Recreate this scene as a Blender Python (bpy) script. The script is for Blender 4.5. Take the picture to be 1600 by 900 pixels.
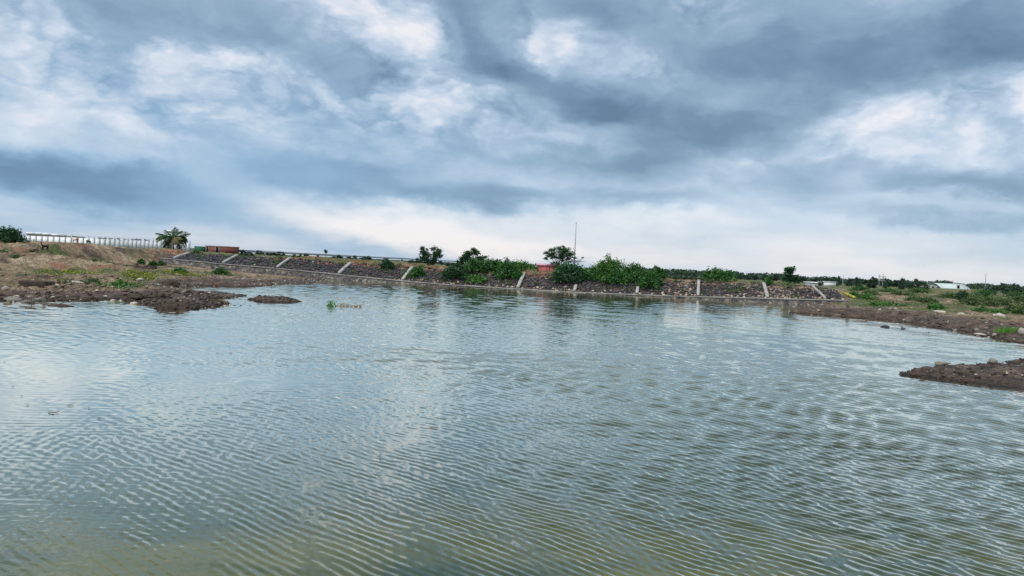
import bpy, math, random
import numpy as np
from mathutils import Vector, Matrix, noise as mnoise

for _o in list(bpy.data.objects):
    bpy.data.objects.remove(_o)
S = bpy.context.scene
C = S.collection
rad = math.radians

# ------------------------------------------------------------------ camera
EYE = 3.0                       # metres above the water
FPX = 1200.0                    # focal length in pixels of a 1600 px wide picture
PITCH = math.atan(36 / FPX)
ROLL = rad(2.6)
_f = Vector((0, math.cos(PITCH), -math.sin(PITCH)))
_r0 = Vector((1, 0, 0))
_u0 = _r0.cross(_f)
_r = _r0 * math.cos(ROLL) + _u0 * math.sin(ROLL)
_u = _u0 * math.cos(ROLL) - _r0 * math.sin(ROLL)
cam_data = bpy.data.cameras.new('camera')
cam = bpy.data.objects.new('camera', cam_data)
C.objects.link(cam)
cam_data.lens = 36 * FPX / 1600
cam_data.sensor_width = 36
cam_data.clip_start = 0.1
cam_data.clip_end = 20000
cam.matrix_world = Matrix(((_r.x, _u.x, -_f.x, 0), (_r.y, _u.y, -_f.y, 0), (_r.z, _u.z, -_f.z, EYE), (0, 0, 0, 1)))
S.camera = cam

def ray(px, py):
    return _f * FPX + _r * (px - 800) + _u * (450 - py)
def at(px, py, depth):
    d = ray(px, py)
    return Vector((0, 0, EYE)) + d * (depth / d.y)
def onz(px, py, z=0.0):
    d = ray(px, py)
    return Vector((0, 0, EYE)) + d * ((z - EYE) / d.z)
def hor(px):
    return 414 + (px - 800) * math.tan(ROLL)
def azel(px, py):
    d = ray(px, py).normalized()
    return math.atan2(d.x, d.y), math.asin(d.z)

# ------------------------------------------------------------------ view
S.render.engine = 'CYCLES'
S.view_settings.view_transform = 'Standard'
S.view_settings.look = 'None'
S.view_settings.exposure = 0.7
S.view_settings.gamma = 1.0
S.cycles.max_bounces = 5
S.cycles.transparent_max_bounces = 6

def s2l(c):
    return tuple(((v / 255) / 12.92 if v / 255 <= 0.04045 else ((v / 255 + 0.055) / 1.055) ** 2.4) for v in c)

# ------------------------------------------------------------------ node helper
class NT:
    def __init__(s, tree):
        s.t = tree; s.n = tree.nodes; s.l = tree.links
    def put(s, sock, v):
        if v is None: return
        if isinstance(v, bpy.types.NodeSocket): s.l.new(v, sock)
        else:
            if hasattr(sock.default_value, '__len__') and not hasattr(v, '__len__'): v = (v,) * len(sock.default_value)
            if hasattr(sock.default_value, '__len__') and len(sock.default_value) == 4 and len(v) == 3: v = tuple(v) + (1,)
            sock.default_value = v
    def node(s, typ, ins=None, **attrs):
        n = s.n.new(typ)
        for k, v in attrs.items(): setattr(n, k, v)
        for k, v in (ins or {}).items(): s.put(n.inputs[k], v)
        return n
    def math(s, op, a, b=None, c=None, clamp=False):
        n = s.node('ShaderNodeMath', operation=op, use_clamp=clamp)
        s.put(n.inputs[0], a); s.put(n.inputs[1], b); s.put(n.inputs[2], c)
        return n.outputs[0]
    def vmath(s, op, a, b=None, c=None, scale=None):
        n = s.node('ShaderNodeVectorMath', operation=op)
        s.put(n.inputs[0], a); s.put(n.inputs[1], b)
        if c is not None: s.put(n.inputs[2], c)
        if scale is not None: s.put(n.inputs['Scale'], scale)
        return n.outputs[0]
    def noise(s, vec, scale, detail=4, rough=0.5, dist=0.0, out='Fac', dims='3D'):
        n = s.node('ShaderNodeTexNoise', noise_dimensions=dims)
        s.put(n.inputs['Vector'], vec); s.put(n.inputs['Scale'], scale); s.put(n.inputs['Detail'], detail)
        s.put(n.inputs['Roughness'], rough); s.put(n.inputs['Distortion'], dist)
        return n.outputs[out]
    def voro(s, vec, scale, feature='F1', out='Distance', rand=1.0):
        n = s.node('ShaderNodeTexVoronoi', feature=feature)
        s.put(n.inputs['Vector'], vec); s.put(n.inputs['Scale'], scale); s.put(n.inputs['Randomness'], rand)
        return n.outputs[out]
    def mapping(s, vec, loc=(0, 0, 0), rot=(0, 0, 0), scale=(1, 1, 1), kind='POINT'):
        n = s.node('ShaderNodeMapping', vector_type=kind)
        s.put(n.inputs['Vector'], vec); n.inputs['Location'].default_value = loc
        n.inputs['Rotation'].default_value = rot; n.inputs['Scale'].default_value = scale
        return n.outputs[0]
    def ramp(s, fac, stops, interp='LINEAR'):
        n = s.node('ShaderNodeValToRGB'); s.put(n.inputs[0], fac)
        e = n.color_ramp.elements; n.color_ramp.interpolation = interp
        while len(e) > 1: e.remove(e[-1])
        e[0].position = stops[0][0]; e[0].color = tuple(stops[0][1]) + (1,)
        for p, c in stops[1:]:
            k = e.new(p); k.color = tuple(c) + (1,)
        return n.outputs[0]
    def step(s, v, lo, hi, a=0.0, b=1.0, smooth=True):
        n = s.node('ShaderNodeMapRange', interpolation_type='SMOOTHSTEP' if smooth else 'LINEAR')
        s.put(n.inputs['Value'], v); s.put(n.inputs['From Min'], lo); s.put(n.inputs['From Max'], hi)
        s.put(n.inputs['To Min'], a); s.put(n.inputs['To Max'], b)
        return n.outputs[0]
    def mix(s, fac, a, b, blend='MIX'):
        n = s.node('ShaderNodeMix', data_type='RGBA', blend_type=blend)
        s.put(n.inputs[0], fac); s.put(n.inputs[6], a); s.put(n.inputs[7], b)
        return n.outputs[2]
    def mixf(s, fac, a, b):
        n = s.node('ShaderNodeMix', data_type='FLOAT')
        s.put(n.inputs[0], fac); s.put(n.inputs[2], a); s.put(n.inputs[3], b)
        return n.outputs[0]
    def bump(s, h, strength=1.0, dist=0.1, normal=None):
        n = s.node('ShaderNodeBump'); s.put(n.inputs['Height'], h)
        s.put(n.inputs['Strength'], strength); s.put(n.inputs['Distance'], dist)
        if normal is not None: s.put(n.inputs['Normal'], normal)
        return n.outputs[0]

# ------------------------------------------------------------------ sky: a broken overcast, laid out by compass direction and height
SUN_EL, SUN_AZ = rad(50), rad(-145)      # veiled sun high behind the left shoulder
W = bpy.data.worlds.new('World'); S.world = W; W.use_nodes = True
W.node_tree.nodes.clear()
w = NT(W.node_tree)
tc = w.node('ShaderNodeTexCoord').outputs['Generated']
sp = w.node('ShaderNodeSeparateXYZ', {0: tc})
X, Y, Z = sp.outputs
Z = w.math('ABSOLUTE', Z)        # wave backs that point below the horizon meet the next wave, which shows them the same sky
az = w.math('ARCTAN2', X, Y)
el = w.math('ARCSINE', Z)
ae = w.node('ShaderNodeCombineXYZ', {0: az, 1: el, 2: 0.0}).outputs[0]
# cloud-deck coordinates: features get flatter and closer together towards the horizon
zc = w.math('ADD', w.math('MAXIMUM', Z, 0.0), 0.10)
deck = w.node('ShaderNodeCombineXYZ', {0: w.math('DIVIDE', X, zc), 1: w.math('DIVIDE', Y, zc), 2: 0.0}).outputs[0]
aes = w.mapping(ae, scale=(1, 2.1, 1))
warp = w.vmath('SUBTRACT', w.noise(aes, 5.5, 5, 0.55, out='Color'), (0.5, 0.5, 0.5))
warp2 = w.vmath('SUBTRACT', w.noise(aes, 21, 5, 0.6, out='Color'), (0.5, 0.5, 0.5))
P = w.vmath('ADD', w.vmath('MULTIPLY', warp, (0.13, 0.075, 0)), ae)
P = w.vmath('ADD', w.vmath('MULTIPLY', warp2, (0.035, 0.028, 0)), P)
#  x, y, rx, ry, tilt(deg, + = down to the right), value
BLOBS = [
 (25, 60, 90, 55, 0, .34), (80, 140, 170, 80, 25, .22), (60, 215, 150, 34, 10, .16), (270, 225, 110, 26, 8, .16), (215, 190, 40, 40, 60, .18),
 (150, 0, 260, 40, 0, -.40), (190, 90, 90, 60, 30, -.10), (20, 175, 120, 50, 0, .05), (150, 110, 30, 40, 70, .15),
 (255, 90, 60, 50, 60, .24), (330, 85, 70, 42, 10, .34), (440, 108, 85, 42, 8, .46), (330, 150, 160, 50, 0, .12),
 (540, 155, 60, 40, 20, .22), (600, 25, 110, 60, 15, .50), (665, 70, 60, 60, 50, .36), (640, 160, 90, 60, 60, .30),
 (735, 190, 120, 40, 10, .26), (790, 140, 90, 34, 8, .34), (480, 50, 190, 50, 15, -.20), (540, 110, 110, 34, 20, -.16), (400, 60, 60, 50, 0, -.10),
 (760, 75, 120, 60, 35, -.40), (700, 5, 160, 40, 10, -.25), (900, 20, 300, 50, 10, -.30), (880, 150, 240, 44, 14, -.44), (1060, 185, 260, 44, 4, -.44),
 (1230, 110, 420, 60, -3, -.34), (1290, 160, 200, 34, -8, -.22), (1500, 25, 260, 90, 0, -.42), (1560, 80, 240, 40, -3, -.28), (1010, 95, 210, 36, 12, .14), (860, 75, 150, 46, 22, .22),
 (960, 250, 330, 36, 3, -.34), (1100, 225, 220, 34, -6, -.26), (760, 240, 220, 20, 6, -.06), (640, 300, 500, 30, 3, -.36), (860, 318, 260, 24, -4, -.30),
 (900, 222, 150, 14, 4, .16), (960, 195, 180, 12, 0, .10), (880, 240, 120, 12, 0, .18),
 (100, 265, 360, 38, 4, -.50), (250, 310, 420, 30, 5, -.26), (480, 268, 120, 18, 6, .10), (500, 240, 160, 40, 10, -.18), (560, 262, 220, 18, 12, .12), (40, 345, 260, 40, 4, -.06), (250, 372, 420, 26, 3, .16),
 (560, 352, 420, 30, 3, .42), (900, 338, 300, 30, -4, .42), (820, 382, 650, 40, 3, .32), (1500, 150, 260, 50, -8, .26), (1580, 200, 160, 60, 0, .26), (1270, 215, 260, 40, -16, .18),
 (1480, 235, 200, 28, 4, .14), (1240, 262, 240, 36, -8, .08), (1510, 292, 260, 26, 3, -.34), (1300, 285, 120, 20, 0, -.10), (1350, 285, 60, 16, 0, .26), (1080, 322, 200, 18, 2, -.18), (1480, 345, 260, 12, 3, -.20),
 (1250, 330, 300, 24, 4, .16), (1500, 320, 200, 12, 3, .16), (1300, 398, 600, 60, 3, .34), (1500, 430, 400, 30, 3, .10),
]
L = None
for (bx, by, rx, ry, tilt, val) in BLOBS:
    a, e = azel(bx, by)
    q = w.mapping(P, loc=(a, e, 0), rot=(0, 0, rad(-tilt - 2.6)), scale=(1.25 * rx / FPX, 1.25 * ry / FPX, 1), kind='TEXTURE')
    r2 = w.node('ShaderNodeVectorMath', operation='LENGTH'); w.l.new(q, r2.inputs[0])
    b = w.step(r2.outputs['Value'], 1.0, 0.0)
    L = w.math('MULTIPLY_ADD', b, val * 0.80, 0.64 if L is None else L)
aw = w.vmath('ADD', w.mapping(ae, scale=(1, 1.55, 1)), w.vmath('SCALE', warp, scale=0.16))
n1 = w.noise(aw, 8.0, 8, 0.50, 0.1)
n2 = w.noise(deck, 0.8, 7, 0.55, 0.2)
def heads(vec, sc, sm):
    n = w.node('ShaderNodeTexVoronoi', feature='SMOOTH_F1'); w.put(n.inputs['Vector'], vec); w.put(n.inputs['Scale'], sc); w.put(n.inputs['Smoothness'], sm)
    return w.math('SUBTRACT', 0.42, n.outputs['Distance'])
aw2 = w.vmath('ADD', aw, w.vmath('SCALE', warp2, scale=0.045))
bil = w.math('MULTIPLY_ADD', heads(aw2, 24, 0.5), 0.30, w.math('MULTIPLY', heads(aw2, 10, 0.6), 0.50))     # cauliflower heads
bil = w.math('MULTIPLY_ADD', heads(aw2, 55, 0.4), 0.16, bil)
n3 = w.noise(aw, 34, 8, 0.62)
puffy = w.step(el, 0.07, 0.20)                               # cauliflower detail up high, smooth sheets low down
L = w.math('MULTIPLY_ADD', w.math('SUBTRACT', n1, 0.5), w.mixf(puffy, 0.20, 0.85), L)
L = w.math('MULTIPLY_ADD', w.math('SUBTRACT', n2, 0.5), w.mixf(puffy, 0.25, 0.10), L)
lit = w.step(L, 0.42, 0.75)
L = w.math('MULTIPLY_ADD', bil, w.math('MULTIPLY', puffy, w.mixf(lit, 0.15, 1.3)), L)
L = w.math('MULTIPLY_ADD', w.math('SUBTRACT', n3, 0.5), w.math('MULTIPLY', w.mixf(puffy, 0.12, 0.5), w.mixf(lit, 0.10, 0.7)), L)
streak = w.noise(w.mapping(ae, scale=(3, 24, 1), rot=(0, 0, rad(-1))), 1.6, 4, 0.5)
L = w.math('MULTIPLY_ADD', w.math('SUBTRACT', streak, 0.5), w.step(el, 0.16, 0.02, 0.02, 0.20), L)
def seen(r_, g_, b_): return tuple(k / 2 ** 0.7 for k in s2l((r_, g_, b_)))
cloud = w.ramp(w.math('MULTIPLY', L, 0.9), [(0.04, seen(98, 125, 152)), (0.24, seen(121, 150, 177)), (0.43, seen(153, 179, 203)),
                   (0.60, seen(186, 205, 226)), (0.78, seen(217, 227, 240)), (0.98, seen(246, 244, 249))])
# the deck thins towards the top of the sky, well above the picture
cloud = w.mix(w.step(el, 0.36, 1.1, 0.0, 0.8), cloud, w.mix(w.step(n1, 0.35, 0.65), (0.60, 0.64, 0.70), (0.95, 1.0, 1.0)))
# cooler, bluer bases to the left; warm pale light low in front
cloud = w.mix(w.step(el, 0.20, 0.05, 0.0, 0.5), cloud, w.mix(1.0, cloud, (0.93, 1.0, 1.03), 'MULTIPLY'))
bluem = w.math('MULTIPLY', w.math('MULTIPLY', w.step(az, 0.25, -0.45), w.step(el, 0.30, 0.12)), w.step(L, 0.75, 0.45))
cloud = w.mix(w.math('MULTIPLY', bluem, 0.65), cloud, w.mix(1.0, cloud, (0.86, 1.02, 1.14), 'MULTIPLY'))
warmth = w.math('MULTIPLY', w.step(el, 0.10, 0.0), w.step(L, 0.55, 0.85))
cloud = w.mix(w.math('MULTIPLY', warmth, 0.8), cloud, w.mix(1.0, cloud, (1.09, 1.0, 0.935), 'MULTIPLY'))
sky = w.node('ShaderNodeTexSky', sky_type='NISHITA', sun_disc=False, sun_elevation=SUN_EL, sun_rotation=SUN_AZ)
skyc = w.vmath('SCALE', sky.outputs[0], scale=0.07)
tot = w.mix(0.90, skyc, cloud)
tot = w.mix(w.step(sp.outputs[2], -0.004, -0.012), tot, w.mix(1.0, tot, (0.62, 0.68, 0.66), 'MULTIPLY'))
bg = w.node('ShaderNodeBackground', {'Color': tot, 'Strength': 1.0})
wo = w.node('ShaderNodeOutputWorld'); w.l.new(bg.outputs[0], wo.inputs[0])
W.cycles.sampling_method = 'MANUAL'; W.cycles.sample_map_resolution = 512

sun_data = bpy.data.lights.new('sun', 'SUN'); sun_data.energy = 1.5; sun_data.angle = rad(14); sun_data.color = (1.0, 0.96, 0.90)
sun = bpy.data.objects.new('sun', sun_data); C.objects.link(sun)
_sd = Vector((math.sin(SUN_AZ) * math.cos(SUN_EL), math.cos(SUN_AZ) * math.cos(SUN_EL), math.sin(SUN_EL)))
sun.rotation_euler = _sd.to_track_quat('Z', 'Y').to_euler()

# ------------------------------------------------------------------ mesh tools
class G:
    """collects triangles and quads, then links them as ONE mesh object"""
    def __init__(s): s.v = []; s.t = []; s.q = []; s.n = 0; s.a = []
    def add(s, v, t=None, q=None, a=None):
        v = np.asarray(v, float).reshape(-1, 3)
        s.v.append(v)
        if t is not None and len(t): s.t.append(np.asarray(t, int).reshape(-1, 3) + s.n)
        if q is not None and len(q): s.q.append(np.asarray(q, int).reshape(-1, 4) + s.n)
        s.a.append(np.full(len(v), 0.0) if a is None else np.broadcast_to(np.asarray(a, float), (len(v),)))
        s.n += len(v)
    def box(s, c, size, rz=0.0, taper=1.0, rx=0.0, ry=0.0):
        x, y, z = [k / 2 for k in size]
        v = np.array([(-x, -y, -z), (x, -y, -z), (x, y, -z), (-x, y, -z), (-x * taper, -y * taper, z), (x * taper, -y * taper, z), (x * taper, y * taper, z), (-x * taper, y * taper, z)])
        m = np.array((Matrix.Rotation(rz, 3, 'Z') @ Matrix.Rotation(ry, 3, 'Y') @ Matrix.Rotation(rx, 3, 'X')))
        s.add(v @ m.T + np.array(c), q=[(0, 3, 2, 1), (4, 5, 6, 7), (0, 1, 5, 4), (1, 2, 6, 5), (2, 3, 7, 6), (3, 0, 4, 7)])
    def beam(s, a, b, w, h):
        """a bar of section w x h from a to b (points at its centre line)"""
        a = Vector(a); b = Vector(b); d = (b - a).normalized()
        side = d.cross(Vector((0, 0, 1))); side = side.normalized() if side.length > 1e-4 else Vector((1, 0, 0))
        up = side.cross(d)
        v = []
        for p in (a, b):
            for i, j in ((-1, -1), (1, -1), (1, 1), (-1, 1)): v.append(p + side * (i * w / 2) + up * (j * h / 2))
        s.add([tuple(k) for k in v], q=[(0, 1, 2, 3), (7, 6, 5, 4), (0, 4, 5, 1), (1, 5, 6, 2), (2, 6, 7, 3), (3, 7, 4, 0)])
    def tube(s, pts, radii, n=6):
        pts = [Vector(p) for p in pts]
        if not hasattr(radii, '__len__'): radii = [radii] * len(pts)
        vs = []
        for i, p in enumerate(pts):
            d = (pts[min(i + 1, len(pts) - 1)] - pts[max(i - 1, 0)]).normalized()
            ref = Vector((0, 0, 1)) if abs(d.z) < 0.9 else Vector((1, 0, 0))
            a = d.cross(ref).normalized(); b = d.cross(a)
            for k in range(n):
                th = 2 * math.pi * k / n
                vs.append(p + (a * math.cos(th) + b * math.sin(th)) * radii[i])
        q = []
        for i in range(len(pts) - 1):
            for k in range(n):
                k2 = (k + 1) % n
                q.append((i * n + k, i * n + k2, (i + 1) * n + k2, (i + 1) * n + k))
        m = len(vs); vs.append(pts[0]); vs.append(pts[-1])
        t = [(m, (k + 1) % n, k) for k in range(n)] + [(m + 1, (len(pts) - 1) * n + k, (len(pts) - 1) * n + (k + 1) % n) for k in range(n)]
        s.add([tuple(k) for k in vs], t=t, q=q)
    def build(s, name, mat, parent=None, loc=None, smooth=False, attr=None, link=True):
        v = np.concatenate(s.v) if s.v else np.zeros((0, 3))
        t = np.concatenate(s.t) if s.t else np.zeros((0, 3), int)
        q = np.concatenate(s.q) if s.q else np.zeros((0, 4), int)
        me = bpy.data.meshes.new(name)
        me.vertices.add(len(v)); me.vertices.foreach_set('co', v.astype(np.float32).ravel())
        me.loops.add(len(t) * 3 + len(q) * 4); me.polygons.add(len(t) + len(q))
        me.loops.foreach_set('vertex_index', np.concatenate([t.ravel(), q.ravel()]).astype(np.int32))
        st = np.concatenate([np.arange(len(t)) * 3, len(t) * 3 + np.arange(len(q)) * 4]).astype(np.int32)
        me.polygons.foreach_set('loop_start', st)
        if smooth: me.polygons.foreach_set('use_smooth', np.ones(len(st), bool))
        if attr:
            at_ = me.attributes.new(attr, 'FLOAT', 'POINT'); at_.data.foreach_set('value', np.concatenate(s.a).astype(np.float32))
        me.update(calc_edges=True)
        me.materials.append(mat)
        o = bpy.data.objects.new(name, me); C.objects.link(o)
        if parent: o.parent = parent
        if loc is not None: o.location = loc
        return o

def tag(o, label=None, cat=None, group=None, kind=None):
    if label: o['label'] = label
    if cat: o['category'] = cat
    if group: o['group'] = group
    if kind: o['kind'] = kind
    return o
def thing(name, label, cat, loc, rz=0.0, group=None):
    o = bpy.data.objects.new(name, None); C.objects.link(o); o.empty_display_size = 0.3
    o.location = loc; o.rotation_euler = (0, 0, rz)
    return tag(o, label, cat, group)
def copy_thing(root, loc, rz=0.0, scale=1.0, label=None, group=None):
    r = root.copy(); C.objects.link(r); r.location = loc; r.rotation_euler = (0, 0, rz)
    r.scale = (scale,) * 3 if not hasattr(scale, '__len__') else scale
    if label: r['label'] = label
    if group: r['group'] = group
    for ch in list(root.children):
        c = ch.copy(); C.objects.link(c); c.parent = r
        for g in ch.children:
            d = g.copy(); C.objects.link(d); d.parent = c
    return r

def hash3(ix, iy, iz, seed):
    h = (ix * 374761393 + iy * 668265263 + iz * 2147483647 + seed * 1274126177) & 0xffffffff
    h = ((h ^ (h >> 13)) * 1274126177) & 0xffffffff
    return ((h ^ (h >> 16)) & 0xffff) / 65535.0
def vnoise(x, y, seed=0):
    ix = np.floor(x).astype(np.int64); iy = np.floor(y).astype(np.int64)
    fx = x - ix; fy = y - iy
    fx = fx * fx * fx * (fx * (fx * 6 - 15) + 10); fy = fy * fy * fy * (fy * (fy * 6 - 15) + 10)
    a = hash3(ix, iy, 0, seed); b = hash3(ix + 1, iy, 0, seed); c = hash3(ix, iy + 1, 0, seed); d = hash3(ix + 1, iy + 1, 0, seed)
    return (a + (b - a) * fx) * (1 - fy) + (c + (d - c) * fx) * fy
def fbm(x, y, seed=0, octv=5, gain=0.5):
    s = 0; a = 1.0; tot = 0
    ca, sa = math.cos(0.6), math.sin(0.6)
    for k in range(octv):
        s = s + a * vnoise(x, y, seed + k); tot += a; a *= gain
        x, y = (x * ca - y * sa) * 2.03 + 7.1, (x * sa + y * ca) * 2.03 + 3.7
    return s / tot            # 0..1

def _ico(sub):
    import bmesh
    bm = bmesh.new(); bmesh.ops.create_icosphere(bm, subdivisions=sub, radius=1.0)
    v = np.array([tuple(k.co) for k in bm.verts]); t = np.array([[l.index for l in f.verts] for f in bm.faces]); bm.free()
    return v, t
ICO = {1: _ico(1), 2: _ico(2), 3: _ico(3)}
def rock(g, c, size, rng, sub=2, a=0.0, cuts=9, flat=0.0):
    v, t = ICO[sub]
    n = rng.normal(size=(cuts, 3)); n /= np.linalg.norm(n, axis=1)[:, None]
    h = rng.uniform(0.45, 0.88, cuts)
    d = v @ n.T
    r = np.where(d > 1e-3, h[None] / np.maximum(d, 1e-3), 9.0).min(axis=1)
    p = v * np.minimum(r, 1.0)[:, None] * np.array(size)[None] / 2
    th = rng.uniform(0, math.pi * 2); ct, st = math.cos(th), math.sin(th)
    tl = rng.uniform(-0.35, 0.35) * (1 - flat)
    m = np.array([[ct, -st, 0], [st, ct, 0], [0, 0, 1]]) @ np.array([[1, 0, 0], [0, math.cos(tl), -math.sin(tl)], [0, math.sin(tl), math.cos(tl)]])
    g.add(p @ m.T + np.array(c), t=t, a=a)
def leaves(g, pts, size, rng, asp=1.6, a=None, droop=0.0, fold=0.0):
    """one small leaf spray (a quad) per point, at any angle"""
    n = len(pts)
    if n == 0: return
    pts = np.asarray(pts)
    d = rng.normal(size=(n, 3)); d[:, 2] = d[:, 2] * 0.6 - droop; d /= np.linalg.norm(d, axis=1)[:, None]
    e = rng.normal(size=(n, 3)); e -= (e * d).sum(1)[:, None] * d; e /= np.linalg.norm(e, axis=1)[:, None]
    sz = size * rng.uniform(0.55, 1.3, n)[:, None]
    L_ = d * sz * asp / 2; W_ = e * sz / 2
    v = np.stack([pts - L_, pts + W_ * 0.9 - L_ * 0.1, pts + L_, pts - W_ * 0.9 - L_ * 0.1], axis=1).reshape(-1, 3)
    q = np.arange(n * 4).reshape(-1, 4)
    g.add(v, q=q, a=0.0)

# ------------------------------------------------------------------ materials
MATS = {}
def newmat(name):
    m = bpy.data.materials.new(name); m.use_nodes = True; m.node_tree.nodes.clear()
    return m, NT(m.node_tree)
def finish(m, t, col, rough=0.85, bump=None, spec=0.25, metal=0.0, ior=None, sub=None):
    ins = {'Base Color': col, 'Roughness': rough, 'Metallic': metal}
    p = t.node('ShaderNodeBsdfPrincipled', ins)
    if ior is None: p.inputs['Specular IOR Level'].default_value = spec
    else: p.inputs['IOR'].default_value = ior
    if bump is not None: t.l.new(bump, p.inputs['Normal'])
    o = t.node('ShaderNodeOutputMaterial'); t.l.new(p.outputs[0], o.inputs[0])
    return m
def plain(name, c, rough=0.8, var=0.25, scale=3.0, metal=0.0, bump=0.01, spec=0.25):
    """a weathered surface: base colour broken by stains and grain"""
    m, t = newmat(name)
    p = t.node('ShaderNodeTexCoord').outputs['Object']
    n = t.noise(p, scale, 6, 0.6); n2 = t.noise(t.mapping(p, scale=(1, 1, 0.25)), scale * 4, 4, 0.6)
    f = t.math('MULTIPLY_ADD', n2, 0.35, t.math('MULTIPLY', n, 0.65))
    col = t.ramp(f, [(0.3, tuple(k * (1 - var) for k in c)), (0.5, c), (0.72, tuple(min(1, k * (1 + var * 0.7)) for k in c))])
    return finish(m, t, col, rough, t.bump(n2, 0.6, bump) if bump else None, spec, metal)
def foliage(name, c, var=0.45, yellow=0.15):
    m, t = newmat(name)
    g = t.node('ShaderNodeNewGeometry').outputs['Random Per Island']
    p = t.node('ShaderNodeTexCoord').outputs['Object']
    n = t.noise(p, 0.9, 3, 0.6)
    f = t.math('MULTIPLY_ADD', t.math('SUBTRACT', n, 0.5), 0.9, g, clamp=True)
    lo = tuple(k * (1 - var) for k in c); hi = (c[0] * (1 + var) + yellow * 0.06, c[1] * (1 + var) + yellow * 0.04, c[2] * (1 + var * 0.4))
    col = t.ramp(f, [(0.0, lo), (0.55, c), (1.0, hi)])
    d = t.node('ShaderNodeBsdfDiffuse', {'Color': col}); tr = t.node('ShaderNodeBsdfTranslucent', {'Color': col})
    mx = t.node('ShaderNodeMixShader'); mx.inputs[0].default_value = 0.28
    t.l.new(d.outputs[0], mx.inputs[1]); t.l.new(tr.outputs[0], mx.inputs[2])
    gl = t.node('ShaderNodeBsdfGlossy', {'Color': (1, 1, 1, 1), 'Roughness': 0.5}); mx2 = t.node('ShaderNodeMixShader'); mx2.inputs[0].default_value = 0.025
    t.l.new(mx.outputs[0], mx2.inputs[1]); t.l.new(gl.outputs[0], mx2.inputs[2])
    o = t.node('ShaderNodeOutputMaterial'); t.l.new(mx2.outputs[0], o.inputs[0])
    return m

M_DARK = foliage('foliage_dark', (0.020, 0.078, 0.028))
M_MID = foliage('foliage_mid', (0.036, 0.135, 0.032), 0.65, 0.5)
M_LIGHT = foliage('foliage_light', (0.070, 0.19, 0.042), 0.45, 0.5)
M_FAR = foliage('foliage_far', (0.036, 0.076, 0.052), 0.45, 0.1)  # slight bluish distance haze is put into this green
M_SCRUB = foliage('foliage_scrub', (0.070, 0.130, 0.045), 0.45, 0.5)
M_DRY = foliage('foliage_dry', (0.30, 0.22, 0.12), 0.4, 0.5)
M_PALM = foliage('palm_frond', (0.018, 0.055, 0.018), 0.5, 0.3)
M_PALMOLD = foliage('palm_frond_old', (0.15, 0.13, 0.06), 0.35, 0.4)
M_BARK = plain('bark', (0.085, 0.065, 0.05), 0.9, 0.4, 6, bump=0.02)
M_BARE = plain('dead_wood', (0.26, 0.22, 0.18), 0.9, 0.3, 6, bump=0.01)
M_CONC = plain('concrete', (0.38, 0.365, 0.345), 0.85, 0.28, 2.0, bump=0.01)
M_COPE = plain('weathered_concrete', (0.25, 0.24, 0.225), 0.9, 0.6, 0.8, bump=0.02)
M_GREY = plain('grey_steel', (0.33, 0.32, 0.36), 0.6, 0.15, 3.0, bump=0)
M_WHITE = plain('white_paint', (0.84, 0.85, 0.86), 0.7, 0.10, 0.6, bump=0)
M_POST = plain('grey_post', (0.30, 0.32, 0.33), 0.85, 0.2, 1.0, bump=0)
M_BLACK = plain('dark_opening', (0.015, 0.014, 0.014), 0.9, 0.2, 2.0, bump=0)
M_ROOFGREY = plain('grey_roofing', (0.13, 0.135, 0.14), 0.7, 0.2, 1.0, bump=0)

# loose rock: tone 0 = dark basalt, 1 = pale or tan
def rockmat(name, dark, mid, tan):
    m, t = newmat(name)
    a = t.node('ShaderNodeAttribute', attribute_name='tone').outputs['Fac']
    p = t.node('ShaderNodeTexCoord').outputs['Object']
    n = t.noise(p, 5, 5, 0.65)
    col = t.ramp(a, [(0.0, dark), (0.45, mid), (0.8, tan), (1.0, (0.50, 0.46, 0.40))])
    col = t.mix(1.0, col, t.ramp(n, [(0.3, (0.7, 0.7, 0.7)), (0.7, (1.25, 1.22, 1.18))]), 'MULTIPLY')
    return finish(m, t, col, 0.85, t.bump(t.noise(p, 14, 4, 0.6), 0.8, 0.02))
M_ROCK = rockmat('rock', (0.048, 0.050, 0.064), (0.125, 0.125, 0.138), (0.33, 0.26, 0.19))
M_PALE = rockmat('pale_rock', (0.10, 0.09, 0.08), (0.26, 0.235, 0.205), (0.42, 0.38, 0.33))

# ------------------------------------------------------------------ where the wall, its slope and the shore run
WN = Vector((0.235, 0.972, 0)).normalized()       # away from the water
WT = Vector((WN.y, -WN.x, 0))                     # along the wall, to the right
WD = 92.05
def onwall(px, py, off=0.0):
    d = ray(px, py); k = (WD + off) / (d.x * WN.x + d.y * WN.y)
    return Vector((0, 0, EYE)) + d * k
def sof(p): return p[0] * WT.x + p[1] * WT.y
def wpt(s, off, z): return Vector((WT.x * s + WN.x * (WD + off), WT.y * s + WN.y * (WD + off), z))
_cop = [(250, 402.5), (300, 407), (345, 411.5), (430, 418.5), (527, 428), (627, 438), (700, 444), (800, 450.2), (900, 456), (1000, 460), (1091, 463), (1200, 465.5), (1262, 467.5), (1324, 468.5)]
_cre = [(268, 396.5), (360, 401), (440, 405), (535, 413), (632, 419.5), (720, 425), (812, 430), (900, 434), (1000, 439), (1088, 442), (1196, 446), (1268, 449.5), (1300, 453), (1322, 458)]
COP = np.array([(sof(p), p.z) for p in (onwall(*k) for k in _cop)])
CRE = np.array([(sof(p), p.z) for p in (onwall(k[0], k[1], 3.6) for k in _cre)])
copz = lambda s: np.interp(s, COP[:, 0], COP[:, 1])
crez = lambda s: np.interp(s, CRE[:, 0], CRE[:, 1])
S0, S1 = COP[0, 0], COP[-1, 0]
def wp(px, off=0.0):
    """ground point on the wall line as seen at column px, pushed back by off metres"""
    p = onwall(px, 440, off); return p

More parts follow.
